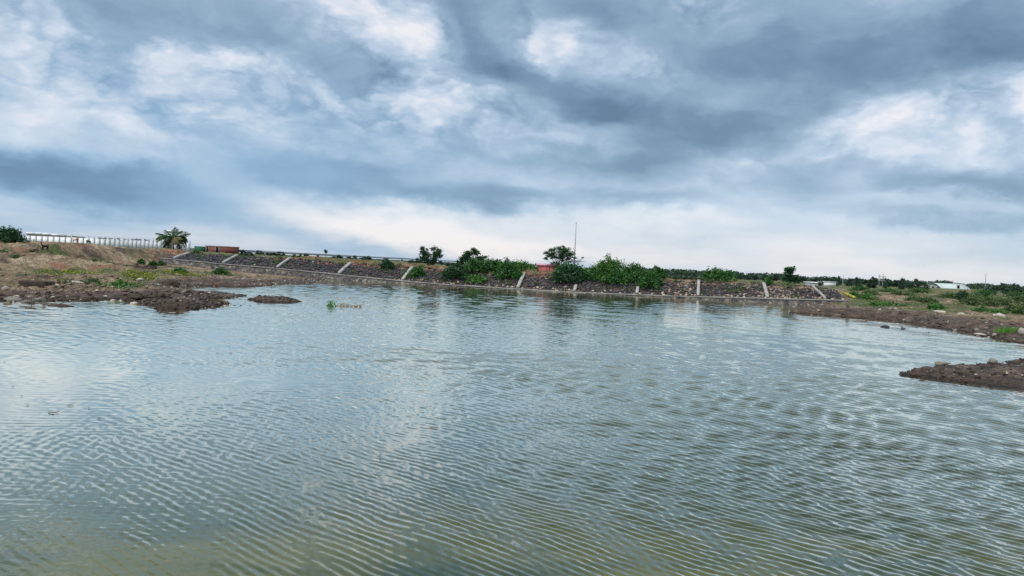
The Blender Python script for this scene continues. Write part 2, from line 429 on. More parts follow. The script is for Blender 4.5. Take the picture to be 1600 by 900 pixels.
def pg(pts, z=0.0): return [(p.x, p.y) for p in (onz(a, b, z) for a, b in pts)]
_left = pg([(0, 469.5), (60, 470), (100, 468.5), (130, 470), (165, 467.5), (200, 468.5), (215, 471), (238, 476), (262, 480.5), (300, 481.5), (330, 479), (358, 475.5), (352, 473.5), (336, 471),
            (318, 466), (345, 465.5), (374, 463), (372, 460.5), (350, 459.5), (312, 459.5), (290, 457), (283, 451), (296, 447.5), (330, 447), (370, 448.5), (400, 447.5), (430, 444.5), (462, 443), (490, 441.5)])
_mid = [(p.x, p.y) for p in (onwall(x, 440, 0.25) for x in (505, 700, 900, 1100, 1235))]
_right = pg([(1252, 475), (1258, 478), (1246, 481), (1252, 483.5), (1240, 486), (1231, 488.5), (1262, 491), (1300, 494), (1345, 497.5), (1380, 500), (1425, 505), (1455, 511), (1500, 517.5), (1530, 523), (1558, 529),
             (1600, 536), (1680, 548), (1800, 566)])
POND = [(-60, 36), (-44, 39)] + _left + _mid + _right + [(48, 22), (42, 6), (20, 3.6), (0, 3.2), (-25, 3.6), (-50, 8), (-64, 20)]
ISLETS = [pg([(1402, 585.5), (1425, 581), (1455, 578), (1500, 576), (1545, 573), (1600, 579), (1700, 588), (1800, 600), (1800, 640), (1700, 622), (1600, 609), (1540, 602), (1490, 596), (1440, 590)]),
          pg([(388, 468), (405, 466.5), (430, 464.5), (450, 467.5), (474, 471.0), (455, 472.5), (430, 473.5), (405, 471)]),
          pg([(1568, 566), (1590, 564), (1700, 572), (1720, 580), (1600, 570)])]
def sdist(x, y, poly):
    """signed distance to a polygon: negative inside"""
    P_ = np.array(poly); n = len(P_)
    best = np.full(x.shape, 1e18); ins = np.zeros(x.shape, bool)
    for i in range(n):
        ax, ay = P_[i]; bx, by = P_[(i + 1) % n]
        ex, ey = bx - ax, by - ay
        t = np.clip(((x - ax) * ex + (y - ay) * ey) / (ex * ex + ey * ey), 0, 1)
        dx = x - ax - t * ex; dy = y - ay - t * ey
        best = np.minimum(best, dx * dx + dy * dy)
        c = (ay > y) != (by > y)
        with np.errstate(divide='ignore', invalid='ignore'):
            xi = ax + (y - ay) * ex / (ey if abs(ey) > 1e-9 else 1e-9)
        ins ^= c & (x < xi)
    d = np.sqrt(best)
    return np.where(ins, -d, d)
CP = np.array([  # x, y, ground height, reach
 (-60, 42, .7, 12), (-30, 42, .35, 8), (-22, 44, .35, 7), (-45, 48, .6, 9), (-33, 57, .7, 8), (-60, 60, 1.3, 14), (-47, 72, 1.75, 8), (-31, 62, .8, 6), (-26, 57, .5, 6), (-39, 78, 1.5, 7), (-34, 75, .95, 5), (-47, 80, 2.0, 8),
 (-57, 85, 2.65, 8), (-41, 90, 1.5, 5), (-48, 90, 2.5, 7), (-52, 95, 3.1, 8), (-66, 92, 2.8, 10), (-82, 95, 2.9, 15), (-50, 103, 2.9, 5), (-45, 98, 1.5, 4), (-60, 100, 3.15, 10),
 (-24, 55, .30, 5), (-22, 60, .3, 5), (-28, 72, .5, 6), (-32, 84, .7, 5), (-20, 80, .2, 6), (-30, 92, .15, 5), (-25, 92, .1, 4), (-36, 98, .6, 5), (-24, 92, .15, 6), (-54, 112, 2.8, 8), (-70, 130, 2.7, 20), (-40, 130, 2.0, 14),
 (-90, 200, 2.5, 40), (-60, 260, 2.4, 40), (-130, 250, 2.7, 60), (-100, 330, 2.5, 50), (-20, 120, 1.5, 18), (20, 125, 1.2, 20), (-20, 200, 1.5, 40), (50, 180, 1.2, 40), (0, 320, 1.3, 70),
 (40, 80, .35, 5), (36, 76, .25, 4), (45, 72, .35, 6), (50, 84, .8, 7), (55, 95, 1.15, 10), (60, 70, .75, 9), (45, 55, .35, 7), (60, 50, .7, 12), (80, 90, 1.15, 18), (90, 60, 1.1, 20), (70, 130, 1.35, 25), (120, 120, 1.4, 40),
 (120, 260, 1.4, 60), (220, 400, 1.5, 120), (-250, 400, 2.7, 120), (0, 700, 1.5, 200), (0, 1500, 1.2, 600), (0, 5000, 0.5, 2000), (3000, 2000, .5, 1500), (-3000, 2000, 1.5, 1500), (0, -10, 1.4, 15), (60, 0, 1.2, 25), (-80, 10, 1.5, 25), (0, -500, 1, 300)], float)
def ss(x, a, b):
    t = np.clip((x - a) / (b - a), 0, 1); return t * t * (3 - 2 * t)
def ground(x, y, full=False):
    x = np.asarray(x, float); y = np.asarray(y, float)
    num = np.zeros_like(x); den = np.zeros_like(x) + 1e-12
    for cx, cy, cz, cr in CP:
        wgt = 1.0 / (1e-4 + (((x - cx) ** 2 + (y - cy) ** 2) / cr ** 2)) ** 2
        num += wgt * cz; den += wgt
    base = num / den
    wob = (fbm(x * 0.9, y * 0.9, 5, 3) - 0.5) * 1.3 + (fbm(x * 3.1, y * 3.1, 15, 2) - 0.5) * 0.4
    near = ss(np.hypot(x, y), 20, 36)
    sp_ = sdist(x, y, POND) + wob * near
    d = sp_.copy()
    isl = np.full(x.shape, -1e9)
    for I in ISLETS: isl = np.maximum(isl, -(sdist(x, y, I) + wob * 0.16))
    d = np.maximum(d, isl)
    on_islet = (isl > sp_ + 0.01)
    base = np.where(on_islet, 0.17 + 0.12 * (x > 10), base)
    left = ss(-x, 8, 30) * ss(y, 30, 45)
    wallside = ss(np.abs(x * WN.x + y * WN.y - WD + 4), 4, 16)
    rough = (fbm(x * 0.16, y * 0.16, 31, 5, .55) - 0.5) * (0.4 + 0.7 * left) * (.3 + .7 * wallside) + (0.10 - np.abs(fbm(x * 0.5, y * 0.5, 41, 4, .6) - 0.5)) * (0.5 + 1.1 * left) * (.35 + .65 * wallside) + (fbm(x * 1.7, y * 1.7, 51, 4, .65) - 0.5) * 0.42
    rough = rough * np.clip(300 / (np.hypot(x, y) + 1), 0, 1)
    ramp = 1 - np.exp(-np.clip(d, 0, None) / np.where(on_islet, 0.45, 2.2))
    z = np.where(d > 0, (base + rough * np.where(on_islet, .6, 1) ) * ramp + 0.015, np.maximum(-0.9, 0.16 * d))
    z = np.where(d > 0, np.maximum(z, 0.02 + 0.05 * ramp), z)
    s = x * WT.x + y * WT.y; dn = x * WN.x + y * WN.y - WD
    cz, kz = copz(s), crez(s)
    face = np.interp(s, [S0, S0 + 14, sof(onwall(527, 455)), sof(onwall(1200, 470)), S1], [.75, .95, .85, .45, .35])
    lim = np.maximum(cz - face, .03) + np.clip(-dn, 0, 60) * 0.016
    capm = ss(s, S0 - 3, S0) * (1 - ss(s, S1 - 2, S1 + 2)) * (1 - ss(-dn, 22, 36)) * (dn < .3)
    z = np.where((z > lim) & (d > 0), z + (lim - z) * capm, z)
    slope = cz - 0.10 + (kz - cz + 0.05) * np.clip((dn - 0.3) / 3.3, 0, 1)
    berm = np.exp(-((dn - 6.5) / 2.3) ** 2) * ss(s, sof(onwall(385, 455)), sof(onwall(430, 455))) * (1 - ss(s, S1 - 8, S1))
    crest = kz + (fbm(x * 0.8, y * 0.8, 61, 4) - 0.5) * 0.30 + berm * (.25 + .62 * fbm(x * .35, y * .35, 67, 4)) * (1 - .45 * ss(s, sof(onwall(990, 455)), sof(onwall(1070, 455))))
    emb = np.where(dn < 3.6, slope, crest)
    emb = emb + (z - emb) * ss(dn, 10, 15)
    m = ss(dn, 0.05, 0.2) * ss(s, S0 - 2.5, S0) * (1 - ss(s, S1 - 0.8, S1 + 1.6))
    z = z * (1 - m) + emb * m
    if full: return z, d, m * (1 - ss(dn, 8, 13)), dn, s, on_islet
    return z
def gz(x, y): return float(ground(np.array([x]), np.array([y]))[0])
def gp(px, py, depth):
    """the ground point under the picture column px at that depth"""
    p = at(px, py, depth); return Vector((p.x, p.y, gz(p.x, p.y)))

# green patches, seen from where they lie: px, py, depth, radius x, radius y, strength
PATCH = [(112, 410, 62, 3.5, 4, 1.0), (125, 408, 64, 2.2, 2.5, 1.0), (222, 413, 66, 2.2, 4, 1.0), (218, 420, 62, 2, 3, .8), (285, 421, 74, 3.2, 4, .9), (345, 421, 88, 3.2, 3, .9), (190, 446, 49, 1.8, 2.2, .9),
         (268, 437, 60, 1.6, 3, .8), (110, 447, 48, 2.5, 2.5, .6), (50, 424, 55, 3, 3, .5), (180, 396, 84, 6, 6, .45), (90, 388, 88, 7, 6, .45), (1375, 472, 80, 4.5, 4.5, 1.2), (1350, 466, 86, 3, 4, 1.0), (1400, 478, 75, 3, 3, .9), (1462, 488, 62, 2.2, 3, .9),
         (1480, 470, 82, 5, 5, .7), (1550, 472, 75, 6, 6, .9), (1590, 478, 68, 4, 5, .8), (1520, 462, 100, 9, 9, .8), (1440, 458, 110, 10, 10, .6), (1578, 524, 46, .9, .8, 1.2), (1590, 462, 110, 12, 12, .7)]
PW = [(at(a, b, d).x, d, rx, ry, k) for a, b, d, rx, ry, k in PATCH]
def green(x, y, d, emb, dn):
    g_ = np.zeros_like(x)
    for cx, cy, rx, ry, k in PW:
        g_ = np.maximum(g_, k * np.exp(-(((x - cx) / rx) ** 2 + ((y - cy) / ry) ** 2) * 1.2))
    n = fbm(x * 0.35, y * 0.35, 71, 5, .6)
    g_ = g_ * (0.55 + 0.9 * n)
    g_ = g_ + 0.75 * ss(n, 0.52, 0.68) * (0.55 + 0.45 * ss(x, 20, 40)) * ss(d, 2, 6)
    band = ss(dn, -1, 1) * (1 - ss(dn, 9, 14))
    far = ss(np.hypot(x, y), 105, 170) * (1 - band)
    g_ = np.maximum(g_, far * (0.45 + 0.7 * (n - 0.3)))
    e = emb * ss(dn, 3.2, 4.5) * (0.45 * ss(x, 20, 30) + 0.9 * ss(fbm(x * 0.5, y * 0.5, 77, 3), .52, .68))
    g_ = np.where(emb > 0.3, np.maximum(e, g_ * 0.3), g_)
    return np.clip(g_, 0, 1) * ss(d, 0.2, 1.2)

# ------------------------------------------------------------------ ground: one sheet to the horizon
az_in = np.arange(-38, 38.01, 0.095); az_out = np.arange(42, 318.1, 4.0)
AZ = np.radians(np.concatenate([az_in, az_out]))
RR = np.concatenate([np.geomspace(1.2, 26, 34)[:-1], np.arange(26, 128, 0.30), np.geomspace(128, 9000, 74)])
aa, rr = np.meshgrid(AZ, RR, indexing='ij')
gx = np.sin(aa) * rr; gy = np.cos(aa) * rr
gzv, gd, gem, gdn, gs, gis = ground(gx, gy, True)
ggr = green(gx, gy, gd, gem, gdn)
na, nr = gx.shape
idx = np.arange(na * nr).reshape(na, nr)
i2 = np.roll(idx, -1, axis=0)
quads = np.stack([idx[:, :-1], idx[:, 1:], i2[:, 1:], i2[:, :-1]], axis=-1).reshape(-1, 4)
quads = quads[gzv.ravel()[quads].max(axis=1) > -0.4]                    # the deep bed, never seen through the silty water, is left open
cen = na * nr
gg = G(); gg.add(np.concatenate([np.stack([gx, gy, gzv], -1).reshape(-1, 3), [[0, 0, 1.2]]]), q=quads,
                 t=np.stack([np.full(na, cen), idx[:, 0], i2[:, 0]], -1))
M_GROUND, t = newmat('ground')
p = t.node('ShaderNodeTexCoord').outputs['Object']
mk = t.node('ShaderNodeAttribute', attribute_name='mask')      # R green, G wet mud and dark ground under the riprap, B red crest soil
sepc = t.node('ShaderNodeSeparateColor', {0: mk.outputs['Color']})
gr_, mud_, red_ = sepc.outputs
n1 = t.noise(p, 0.22, 6, 0.62); n2 = t.noise(p, 1.6, 7, 0.65); n3 = t.noise(p, 9, 5, 0.65)
f = t.math('MULTIPLY_ADD', n2, 0.5, t.math('MULTIPLY', n1, 0.5))
soil = t.ramp(f, [(0.36, (0.065, 0.042, 0.030)), (0.44, (0.150, 0.105, 0.072)), (0.54, (0.255, 0.195, 0.130)), (0.63, (0.40, 0.33, 0.235))])
soil = t.mix(t.step(t.noise(p, 0.35, 5, 0.6, 0.5), 0.54, 0.66), soil, (0.22, 0.115, 0.078))
redsoil = t.ramp(n2, [(0.35, (0.085, 0.040, 0.026)), (0.5, (0.20, 0.095, 0.055)), (0.66, (0.33, 0.21, 0.13))])
soil = t.mix(red_, soil, redsoil)
mudc = t.ramp(n2, [(0.35, (0.025, 0.018, 0.014)), (0.52, (0.065, 0.042, 0.032)), (0.68, (0.13, 0.085, 0.062))])
soil = t.mix(t.math('MULTIPLY', mud_, 0.92), soil, mudc)
grass = t.ramp(t.math('MULTIPLY_ADD', n3, 0.5, t.math('MULTIPLY', n1, 0.5)), [(0.36, (0.030, 0.050, 0.018)), (0.5, (0.070, 0.095, 0.035)), (0.64, (0.135, 0.145, 0.060))])
gm = t.step(t.math('ADD', gr_, t.math('MULTIPLY', t.math('SUBTRACT', n3, 0.5), 0.9)), 0.30, 0.62)
col = t.mix(t.math('MULTIPLY', gm, 0.85), soil, grass)
peb = t.voro(p, 6.0); pebm = t.math('MULTIPLY', t.step(peb, 0.22, 0.12), t.step(n2, 0.5, 0.58))
col = t.mix(t.math('MULTIPLY', pebm, 0.6), col, (0.40, 0.36, 0.30))
col = t.mix(1.0, col, t.ramp(n3, [(0.34, (0.62, 0.62, 0.62)), (0.5, (1.22, 1.22, 1.2)), (0.66, (1.75, 1.75, 1.7))]), 'MULTIPLY')
pz = t.node('ShaderNodeSeparateXYZ', {0: t.node('ShaderNodeNewGeometry').outputs['Position']}).outputs[2]
col = t.mix(t.step(t.math('ADD', pz, t.math('MULTIPLY', n3, .12)), 0.17, 0.09), col, t.mix(1.0, col, (.38, .36, .36), 'MULTIPLY'))       # soaked margin
bh = t.math('MULTIPLY_ADD', n3, 0.35, n2)
wet = t.node('ShaderNodeMapRange'); t.put(wet.inputs[0], mud_); wet.inputs[3].default_value = 0.95; wet.inputs[4].default_value = 0.55
finish(M_GROUND, t, col, wet.outputs[0], t.bump(bh, 1.0, 0.4), 0.2)
go = gg.build('ground', M_GROUND, smooth=True); tag(go, kind='structure')
mudm = (1 - ss(gd, 1.5, 4.5)) * (1 - gem)
mudm = np.maximum(mudm, np.where(gis, 0.9, 0))
mudm = np.maximum(mudm, np.exp(-(((gx - at(250, 460, 46).x) / 3.2) ** 2 + ((gy - 47) / 5) ** 2)) * (1 - gem))
mudm = np.maximum(mudm, 0.85 * ss(fbm(gx * 0.3, gy * 0.3, 91, 5, .6), .56, .66) * (1 - gem) * (1 - ss(np.hypot(gx, gy), 110, 160)))
mudm = np.maximum(mudm, 0.8 * np.exp(-(((gx - 48) / 8) ** 2 + ((gy - 60) / 6) ** 2)))
mudm = np.maximum(mudm, gem * (gdn < 3.3))  # same dark colour for the ground between the slope stones
mc = np.zeros((na * nr + 1, 4), np.float32); mc[:-1, 0] = ggr.ravel(); mc[:-1, 1] = np.clip(mudm, 0, 1).ravel(); mc[:-1, 2] = ((gdn > 0) * (np.abs(gs - (S0 + S1) / 2) < (S1 - S0) / 2 + 3) * ss(gdn, 2.6, 3.6) * (1 - ss(gdn, 11, 15)) * (1 - .8 * ss(gs, sof(onwall(990, 455)), sof(onwall(1070, 455))))).ravel(); mc[:, 3] = 1
ca_ = go.data.color_attributes.new('mask', 'FLOAT_COLOR', 'POINT'); ca_.data.foreach_set('color', mc.ravel())

# ------------------------------------------------------------------ water
M_WATER, t = newmat('pond_water')
p = t.node('ShaderNodeTexCoord').outputs['Object']
geo = t.node('ShaderNodeNewGeometry').outputs['Position']
sx, sy, sz = t.node('ShaderNodeSeparateXYZ', {0: geo}).outputs
dist = t.vmath('LENGTH', geo); dist = dist.node.outputs['Value']
wv = t.vmath('SCALE', t.vmath('SUBTRACT', t.noise(p, 0.25, 3, 0.5, out='Color'), (0.5, 0.5, 0.5)), scale=1.2)
pw = t.vmath('ADD', p, wv)
WN1 = t.vmath('SUBTRACT', t.noise(p, 0.8, 2, 0.5, out='Color'), (0.5, 0.5, 0.5))
WN2 = t.vmath('SUBTRACT', t.noise(p, 3.2, 2, 0.5, out='Color'), (0.5, 0.5, 0.5))
pwv = t.vmath('ADD', p, t.vmath('ADD', t.vmath('SCALE', WN1, scale=0.9), t.vmath('SCALE', WN2, scale=0.11)))
def train(heading, lam, k):
    """slopes of one wave train running towards heading (degrees) with crests lam metres apart"""
    hx_, hy_ = math.cos(rad(heading)), math.sin(rad(heading))
    ph = t.vmath('DOT_PRODUCT', pwv, (hx_ * 6.2832 / lam, hy_ * 6.2832 / lam, 0)).node.outputs['Value']
    s_ = t.math('MULTIPLY', t.math('SINE', ph), k)
    return t.vmath('SCALE', (hx_, hy_, 0.0), scale=s_)
def wave(heading, stretch, scale, k, det=2, rough=0.5, dist_=0.4):
    """slope field of choppy water running towards heading (degrees)"""
    n = t.noise(t.mapping(pw, rot=(0, 0, rad(heading)), scale=(1, 1 / stretch, 1), kind='TEXTURE'), scale, det, rough, dist_)
    s_ = t.math('MULTIPLY', t.math('SUBTRACT', n, 0.5), k)
    return t.vmath('SCALE', (math.cos(rad(heading)), math.sin(rad(heading)), 0.0), scale=s_)
gust = t.noise(t.mapping(p, scale=(0.06, 0.14, 1)), 1.0, 5, 0.6, 0.6)
amt = t.step(t.math('ADD', sx, t.math('MULTIPLY', t.math('SUBTRACT', gust, 0.5), 14)), -8, 6)
calm = t.step(t.vmath('LENGTH', t.mapping(geo, loc=(-12.5, 20, 0), scale=(9, 9, 1), kind='TEXTURE')).node.outputs['Value'], 1.15, 0.45)
K = lambda a_, b_: t.math('MULTIPLY', t.mixf(amt, a_, b_), t.math('MULTIPLY_ADD', calm, -0.75, 1.0))
# the waves themselves are modelled; only the finest wrinkles are in the material
slope = wave(60, 0.40, 13.0, K(0.05, 0.16), 3, 0.6, 0.4)
slope = t.vmath('ADD', slope, wave(88, 0.30, 7.0, K(0.10, 0.08), 2, 0.5, 0.4))
slope = t.vmath('ADD', slope, t.vmath('SUBTRACT', t.node('ShaderNodeNewGeometry').outputs['Normal'], (0, 0, 1)))
nrm = t.vmath('NORMALIZE', t.vmath('ADD', slope, (0, 0, 1)))
sand = t.noise(t.mapping(p, scale=(0.35, 0.8, 1)), 1.0, 4, 0.6, 0.5)
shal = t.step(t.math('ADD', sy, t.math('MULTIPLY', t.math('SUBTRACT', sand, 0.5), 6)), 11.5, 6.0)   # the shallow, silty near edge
wc = t.mix(shal, t.mix(t.step(sy, 12, 42), (0.016, 0.032, 0.018), (0.165, 0.182, 0.158)), t.ramp(sand, [(0.36, (0.012, 0.030, 0.006)), (0.50, (0.052, 0.060, 0.005)), (0.66, (0.140, 0.122, 0.006))]))  # far body paler: the silvery sky reflection is partly put into this colour
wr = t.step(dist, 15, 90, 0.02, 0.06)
# the silty water body, with sky sheen painted in far off, under a clear mirror skin that strengthens steeply towards grazing angles
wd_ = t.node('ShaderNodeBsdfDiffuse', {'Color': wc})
wgl = t.node('ShaderNodeBsdfGlossy', {'Color': (0.99, 0.98, 0.865, 1), 'Roughness': wr, 'Normal': nrm})
fr = t.node('ShaderNodeFresnel', {'IOR': 1.33, 'Normal': nrm}).outputs[0]
fc = t.node('ShaderNodeFloatCurve'); t.l.new(fr, fc.inputs['Value']); cv = fc.mapping.curves[0]
cv.points[0].location = (0, 0.0); cv.points[1].location = (1, 1)
for x_, y_ in ((.025, .02), (.07, .10), (.13, .30), (.24, .68), (.38, .90), (.70, .98)): cv.points.new(x_, y_)
fc.mapping.update()
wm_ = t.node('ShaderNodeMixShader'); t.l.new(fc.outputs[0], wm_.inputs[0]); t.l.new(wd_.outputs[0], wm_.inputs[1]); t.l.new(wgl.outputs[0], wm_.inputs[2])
wo_ = t.node('ShaderNodeOutputMaterial'); t.l.new(wm_.outputs[0], wo_.inputs[0])
waz = np.radians(np.concatenate([np.arange(-88, -38.2, 1.0), np.arange(-38, 38.01, 0.1), np.arange(38.8, 88.1, 1.0)]))
wrr = np.exp(np.arange(math.log(2.2), math.log(7), .02)).tolist(); r_ = 7.0
while r_ < 128: wrr.append(r_); r_ *= 1.0027
wrr = np.array(wrr)
wa, wrg = np.meshgrid(waz, wrr, indexing='ij'); wxx = np.sin(wa) * wrg; wyy = np.cos(wa) * wrg
wgust = fbm(wxx * .06 + 3, wyy * .13, 301, 4, .55)
wside = ss(wxx + (wgust - .5) * 26, -9, 5)
wfar = ss(wyy, 13, 50)
wcalm = ss(1.2 - np.hypot((wxx + 12.5) / 9, (wyy - 20) / 9), 0, .7)
wamp_r = np.maximum(wside, wfar * .75) * (.65 + .7 * wgust); wamp_l = (1 - wside) * (1 - wfar * .6) * (1 - .85 * wcalm) * (.6 + .8 * wgust)
wox = (fbm(wxx * .5, wyy * .5, 311, 3) - .5) * 1.1 + (fbm(wxx * 2.1, wyy * 2.1, 313, 2) - .5) * .18
woy = (fbm(wxx * .5 + 9, wyy * .5, 321, 3) - .5) * 1.1 + (fbm(wxx * 2.1 + 9, wyy * 2.1, 323, 2) - .5) * .18
wsp = wrg * 0.0027
wz = np.zeros_like(wxx); rw_ = np.random.default_rng(77)
NTR = 42
for k in range(NTR):
    lam = .11 * (5.2 / .11) ** ((k + .5) / NTR)
    for sidek, amp, hd0, hsp in ((0, wamp_r, 42, 15), (1, wamp_l, 92, 9)):
        hd = rad(hd0 + rw_.normal() * hsp); ph0 = rw_.uniform(0, 6.28)
        q_ = lam / wsp
        env = ss(q_, 3.2, 4.4) * (1 - ss(q_, 5.2, 8.5))
        if sidek: env = env * (.35 + .65 * ss(lam, .2, .34))
        kx, ky = math.cos(hd) * 6.2832 / lam, math.sin(hd) * 6.2832 / lam
        # each train comes in groups
        grp = .35 + 1.3 * vnoise((wxx * math.cos(hd) + wyy * math.sin(hd)) / (lam * 9) + k * 3.3, (wyy * math.cos(hd) - wxx * math.sin(hd)) / (lam * 14), 400 + k)
        wz += env * amp * grp * ((.118 - .088 * wfar) if not sidek else .048) * lam / 6.2832 * np.sin(kx * (wxx + wox * min(1, lam * 2.2)) + ky * (wyy + woy * min(1, lam * 2.2)) + ph0)
wsd = -sdist(wxx, wyy, POND)
for I in ISLETS: wsd = np.minimum(wsd, sdist(wxx, wyy, I))
wz *= .12 + .88 * ss(wsd, .1, 1.6)
wz -= .004
ii = np.arange(wxx.size).reshape(wxx.shape)
wq = np.stack([ii[:-1, :-1], ii[:-1, 1:], ii[1:, 1:], ii[1:, :-1]], -1).reshape(-1, 4)[:, ::-1]
wq = wq[wsd.ravel()[wq].max(axis=1) > -2.5]
wg = G(); wg.add(np.stack([wxx, wyy, wz], -1).reshape(-1, 3), q=wq)
tag(wg.build('water', M_WATER, smooth=True), kind='structure')
print('water slope', np.std(np.diff(wz[200:700], axis=1) / np.diff(wrg[200:700], axis=1)), len(wq))

rng = np.random.default_rng(11)
R = random.Random(5)

# ------------------------------------------------------------------ retaining wall, coping, concrete ribs
M_MASON, t = newmat('rubble_masonry')
p = t.node('ShaderNodeTexCoord').outputs['Object']
pv = t.vmath('ADD', t.mapping(p, scale=(1, 1, 1.5)), t.vmath('SCALE', t.noise(p, 3, 2, out='Color'), scale=0.12))
cell = t.voro(pv, 2.6, out='Color'); edge = t.voro(pv, 2.6, 'DISTANCE_TO_EDGE')
cr_ = t.node('ShaderNodeSeparateColor', {0: cell}).outputs[0]
col = t.ramp(cr_, [(0.0, (0.045, 0.042, 0.048)), (0.5, (0.105, 0.098, 0.10)), (0.85, (0.20, 0.175, 0.15)), (1.0, (0.30, 0.26, 0.21))])
col = t.mix(t.step(edge, 0.05, 0.015), col, (0.24, 0.225, 0.205))
finish(M_MASON, t, col, 0.9, t.bump(t.step(edge, 0.0, 0.08), 1.0, 0.05))
wall = thing('retaining_wall', 'long grey stone retaining wall with pale concrete coping and ribs across the far shore', 'retaining wall', (0, 0, 0))
ss_ = np.linspace(S0, S1, 90)
g = G(); gc = G()
def strip(g, ss_, o0, o1, zb, zt, jit=0.0):
    n = len(ss_); v = []
    for k, s in enumerate(ss_):
        j = jit * (R.random() - 0.5)
        for o, z in ((o0, zb[k]), (o1, zb[k]), (o1, zt[k] + j), (o0, zt[k] + j)):
            v.append(tuple(wpt(s, o, z)))
    q = []
    for k in range(n - 1):
        a = k * 4; b = a + 4
        for i in range(4): q.append((a + i, a + (i + 1) % 4, b + (i + 1) % 4, b + i))
    q += [(0, 3, 2, 1), ((n - 1) * 4, (n - 1) * 4 + 1, (n - 1) * 4 + 2, (n - 1) * 4 + 3)]
    g.add(v, q=q)
strip(g, ss_, -0.22, 0.28, np.full(90, -0.9), copz(ss_) - 0.13)
strip(gc, ss_, -0.27, 0.30, copz(ss_) - 0.13, copz(ss_), 0.06)
g.build('wall_face', M_MASON, wall); gc.build('coping', M_COPE, wall)
RIBS = [(268, 0), (345, 0), (430, 0), (527, 0), (627, 0), (808, 0), (897, 2.4), (995, 2.2), (1091, 0), (1200, 0), (1291, 0)]
for px, cut in RIBS:
    s = sof(onwall(px, 455)); z0 = float(copz(s)); s2 = s + (-1.1 if px > 1280 else (-0.25 if px > 1150 else 0.0)); z1 = float(crez(s2))
    g = G(); k = 1 - cut / 3.4
    a = wpt(s, 0.30, z0 + 0.10); b = wpt(s + (s2 - s) * k, 0.30 + 3.3 * k, z0 + (z1 - z0) * k + 0.26)
    m_ = (a + b) / 2 + Vector((0, 0, 0.03))
    wd = 0.34 if 500 < px < 1250 else (0.27 if px < 500 else 0.14)
    g.beam(a, m_, wd, 0.34); g.beam(m_, b, wd * 0.96, 0.33)
    g.build('rib', M_CONC, wall)

# riprap: dark basalt blocks pitched on the slope
g = G()
tanc = [(sof(onwall(1180, 455)), 3.4), (sof(onwall(1235, 455)), 3.0), (sof(onwall(1060, 455)), 1.6)]
s = S0 + 1.0
while s < S1 - 0.3:
    for d in np.arange(0.45, 3.9, 0.33):
        sj = s + R.uniform(-.12, .12); dj = d + R.uniform(-.12, .12)
        z = gz(*wpt(sj, dj, 0)[:2])
        sz = R.uniform(0.30, 0.58)
        tone = R.random() ** 2.6 * 0.42
        for c_, wd in tanc:
            if abs(sj - c_) < wd and R.random() < 0.5 * (1 - d / 5.5): tone = R.uniform(0.5, 0.85)
        if d < 0.9 and sj > sof(onwall(610, 455)) and R.random() < 0.30: tone = R.uniform(0.75, 1.0)
        if R.random() < 0.015: tone = R.uniform(0.6, 0.95)
        rock(g, tuple(wpt(sj, dj, z + R.uniform(-0.02, 0.12))), (sz, sz * R.uniform(.7, 1), sz * R.uniform(.55, .9)), rng, 1, tone)
    s += 0.34
ob = g.build('riprap', M_ROCK, attr='tone'); tag(ob, kind='stuff')

# small weeds rooted between the stones
# ------------------------------------------------------------------ plants
def crown_pts(clumps, H, Wd, n, rng, hollow=0.35):
    extra = []
    for c in clumps:
        for k in range(3):
            o = rng.normal(size=3) * np.array([c[3], c[3], c[4]]) * .5
            f_ = rng.uniform(.35, .65); extra.append((c[0] + o[0], c[1] + o[1], c[2] + o[2], c[3] * f_, c[4] * f_))
    clumps = [(c[0], c[1], c[2], c[3] * 1.12, c[4] * 1.12) for c in clumps] + extra
    tot = sum(c[3] * c[4] for c in clumps); P_ = []
    for cx, cy, cz, rx, rz in clumps:
        k = max(3, int(n * rx * rz / tot))
        d = rng.normal(size=(k, 3)); d /= np.linalg.norm(d, axis=1)[:, None]
        r = rng.uniform(hollow, 1, k) ** 0.6 * (0.8 + 0.35 * np.sin(d[:, 0] * 5 + cx * 9) * np.cos(d[:, 2] * 6 + cz * 7))
        # ragged sprays: pull leaves into small knots
        knots = d[rng.integers(0, k, max(3, k // 14))]; kk = rng.integers(0, len(knots), k)
        d = d * 0.72 + knots[kk] * 0.34 + rng.normal(size=(k, 3)) * 0.12
        P_.append(np.stack([cx * Wd + d[:, 0] * r * rx * Wd, cy * Wd + d[:, 1] * r * rx * Wd, cz * H + d[:, 2] * r * rz * H], 1))
    return np.concatenate(P_)
def rand_clumps(n, rs, low=0.3, flat=1.0):
    out = []
    for k in range(n):
        a = rs.uniform(0, 6.28); q = math.sqrt(rs.random()) * 0.34
        z = low + (1 - low) * rs.uniform(0.15, 0.80) * (1 - 0.9 * q * flat)
        out.append((q * math.cos(a), q * math.sin(a), z, rs.uniform(.14, .24), rs.uniform(.12, .22)))
    return out
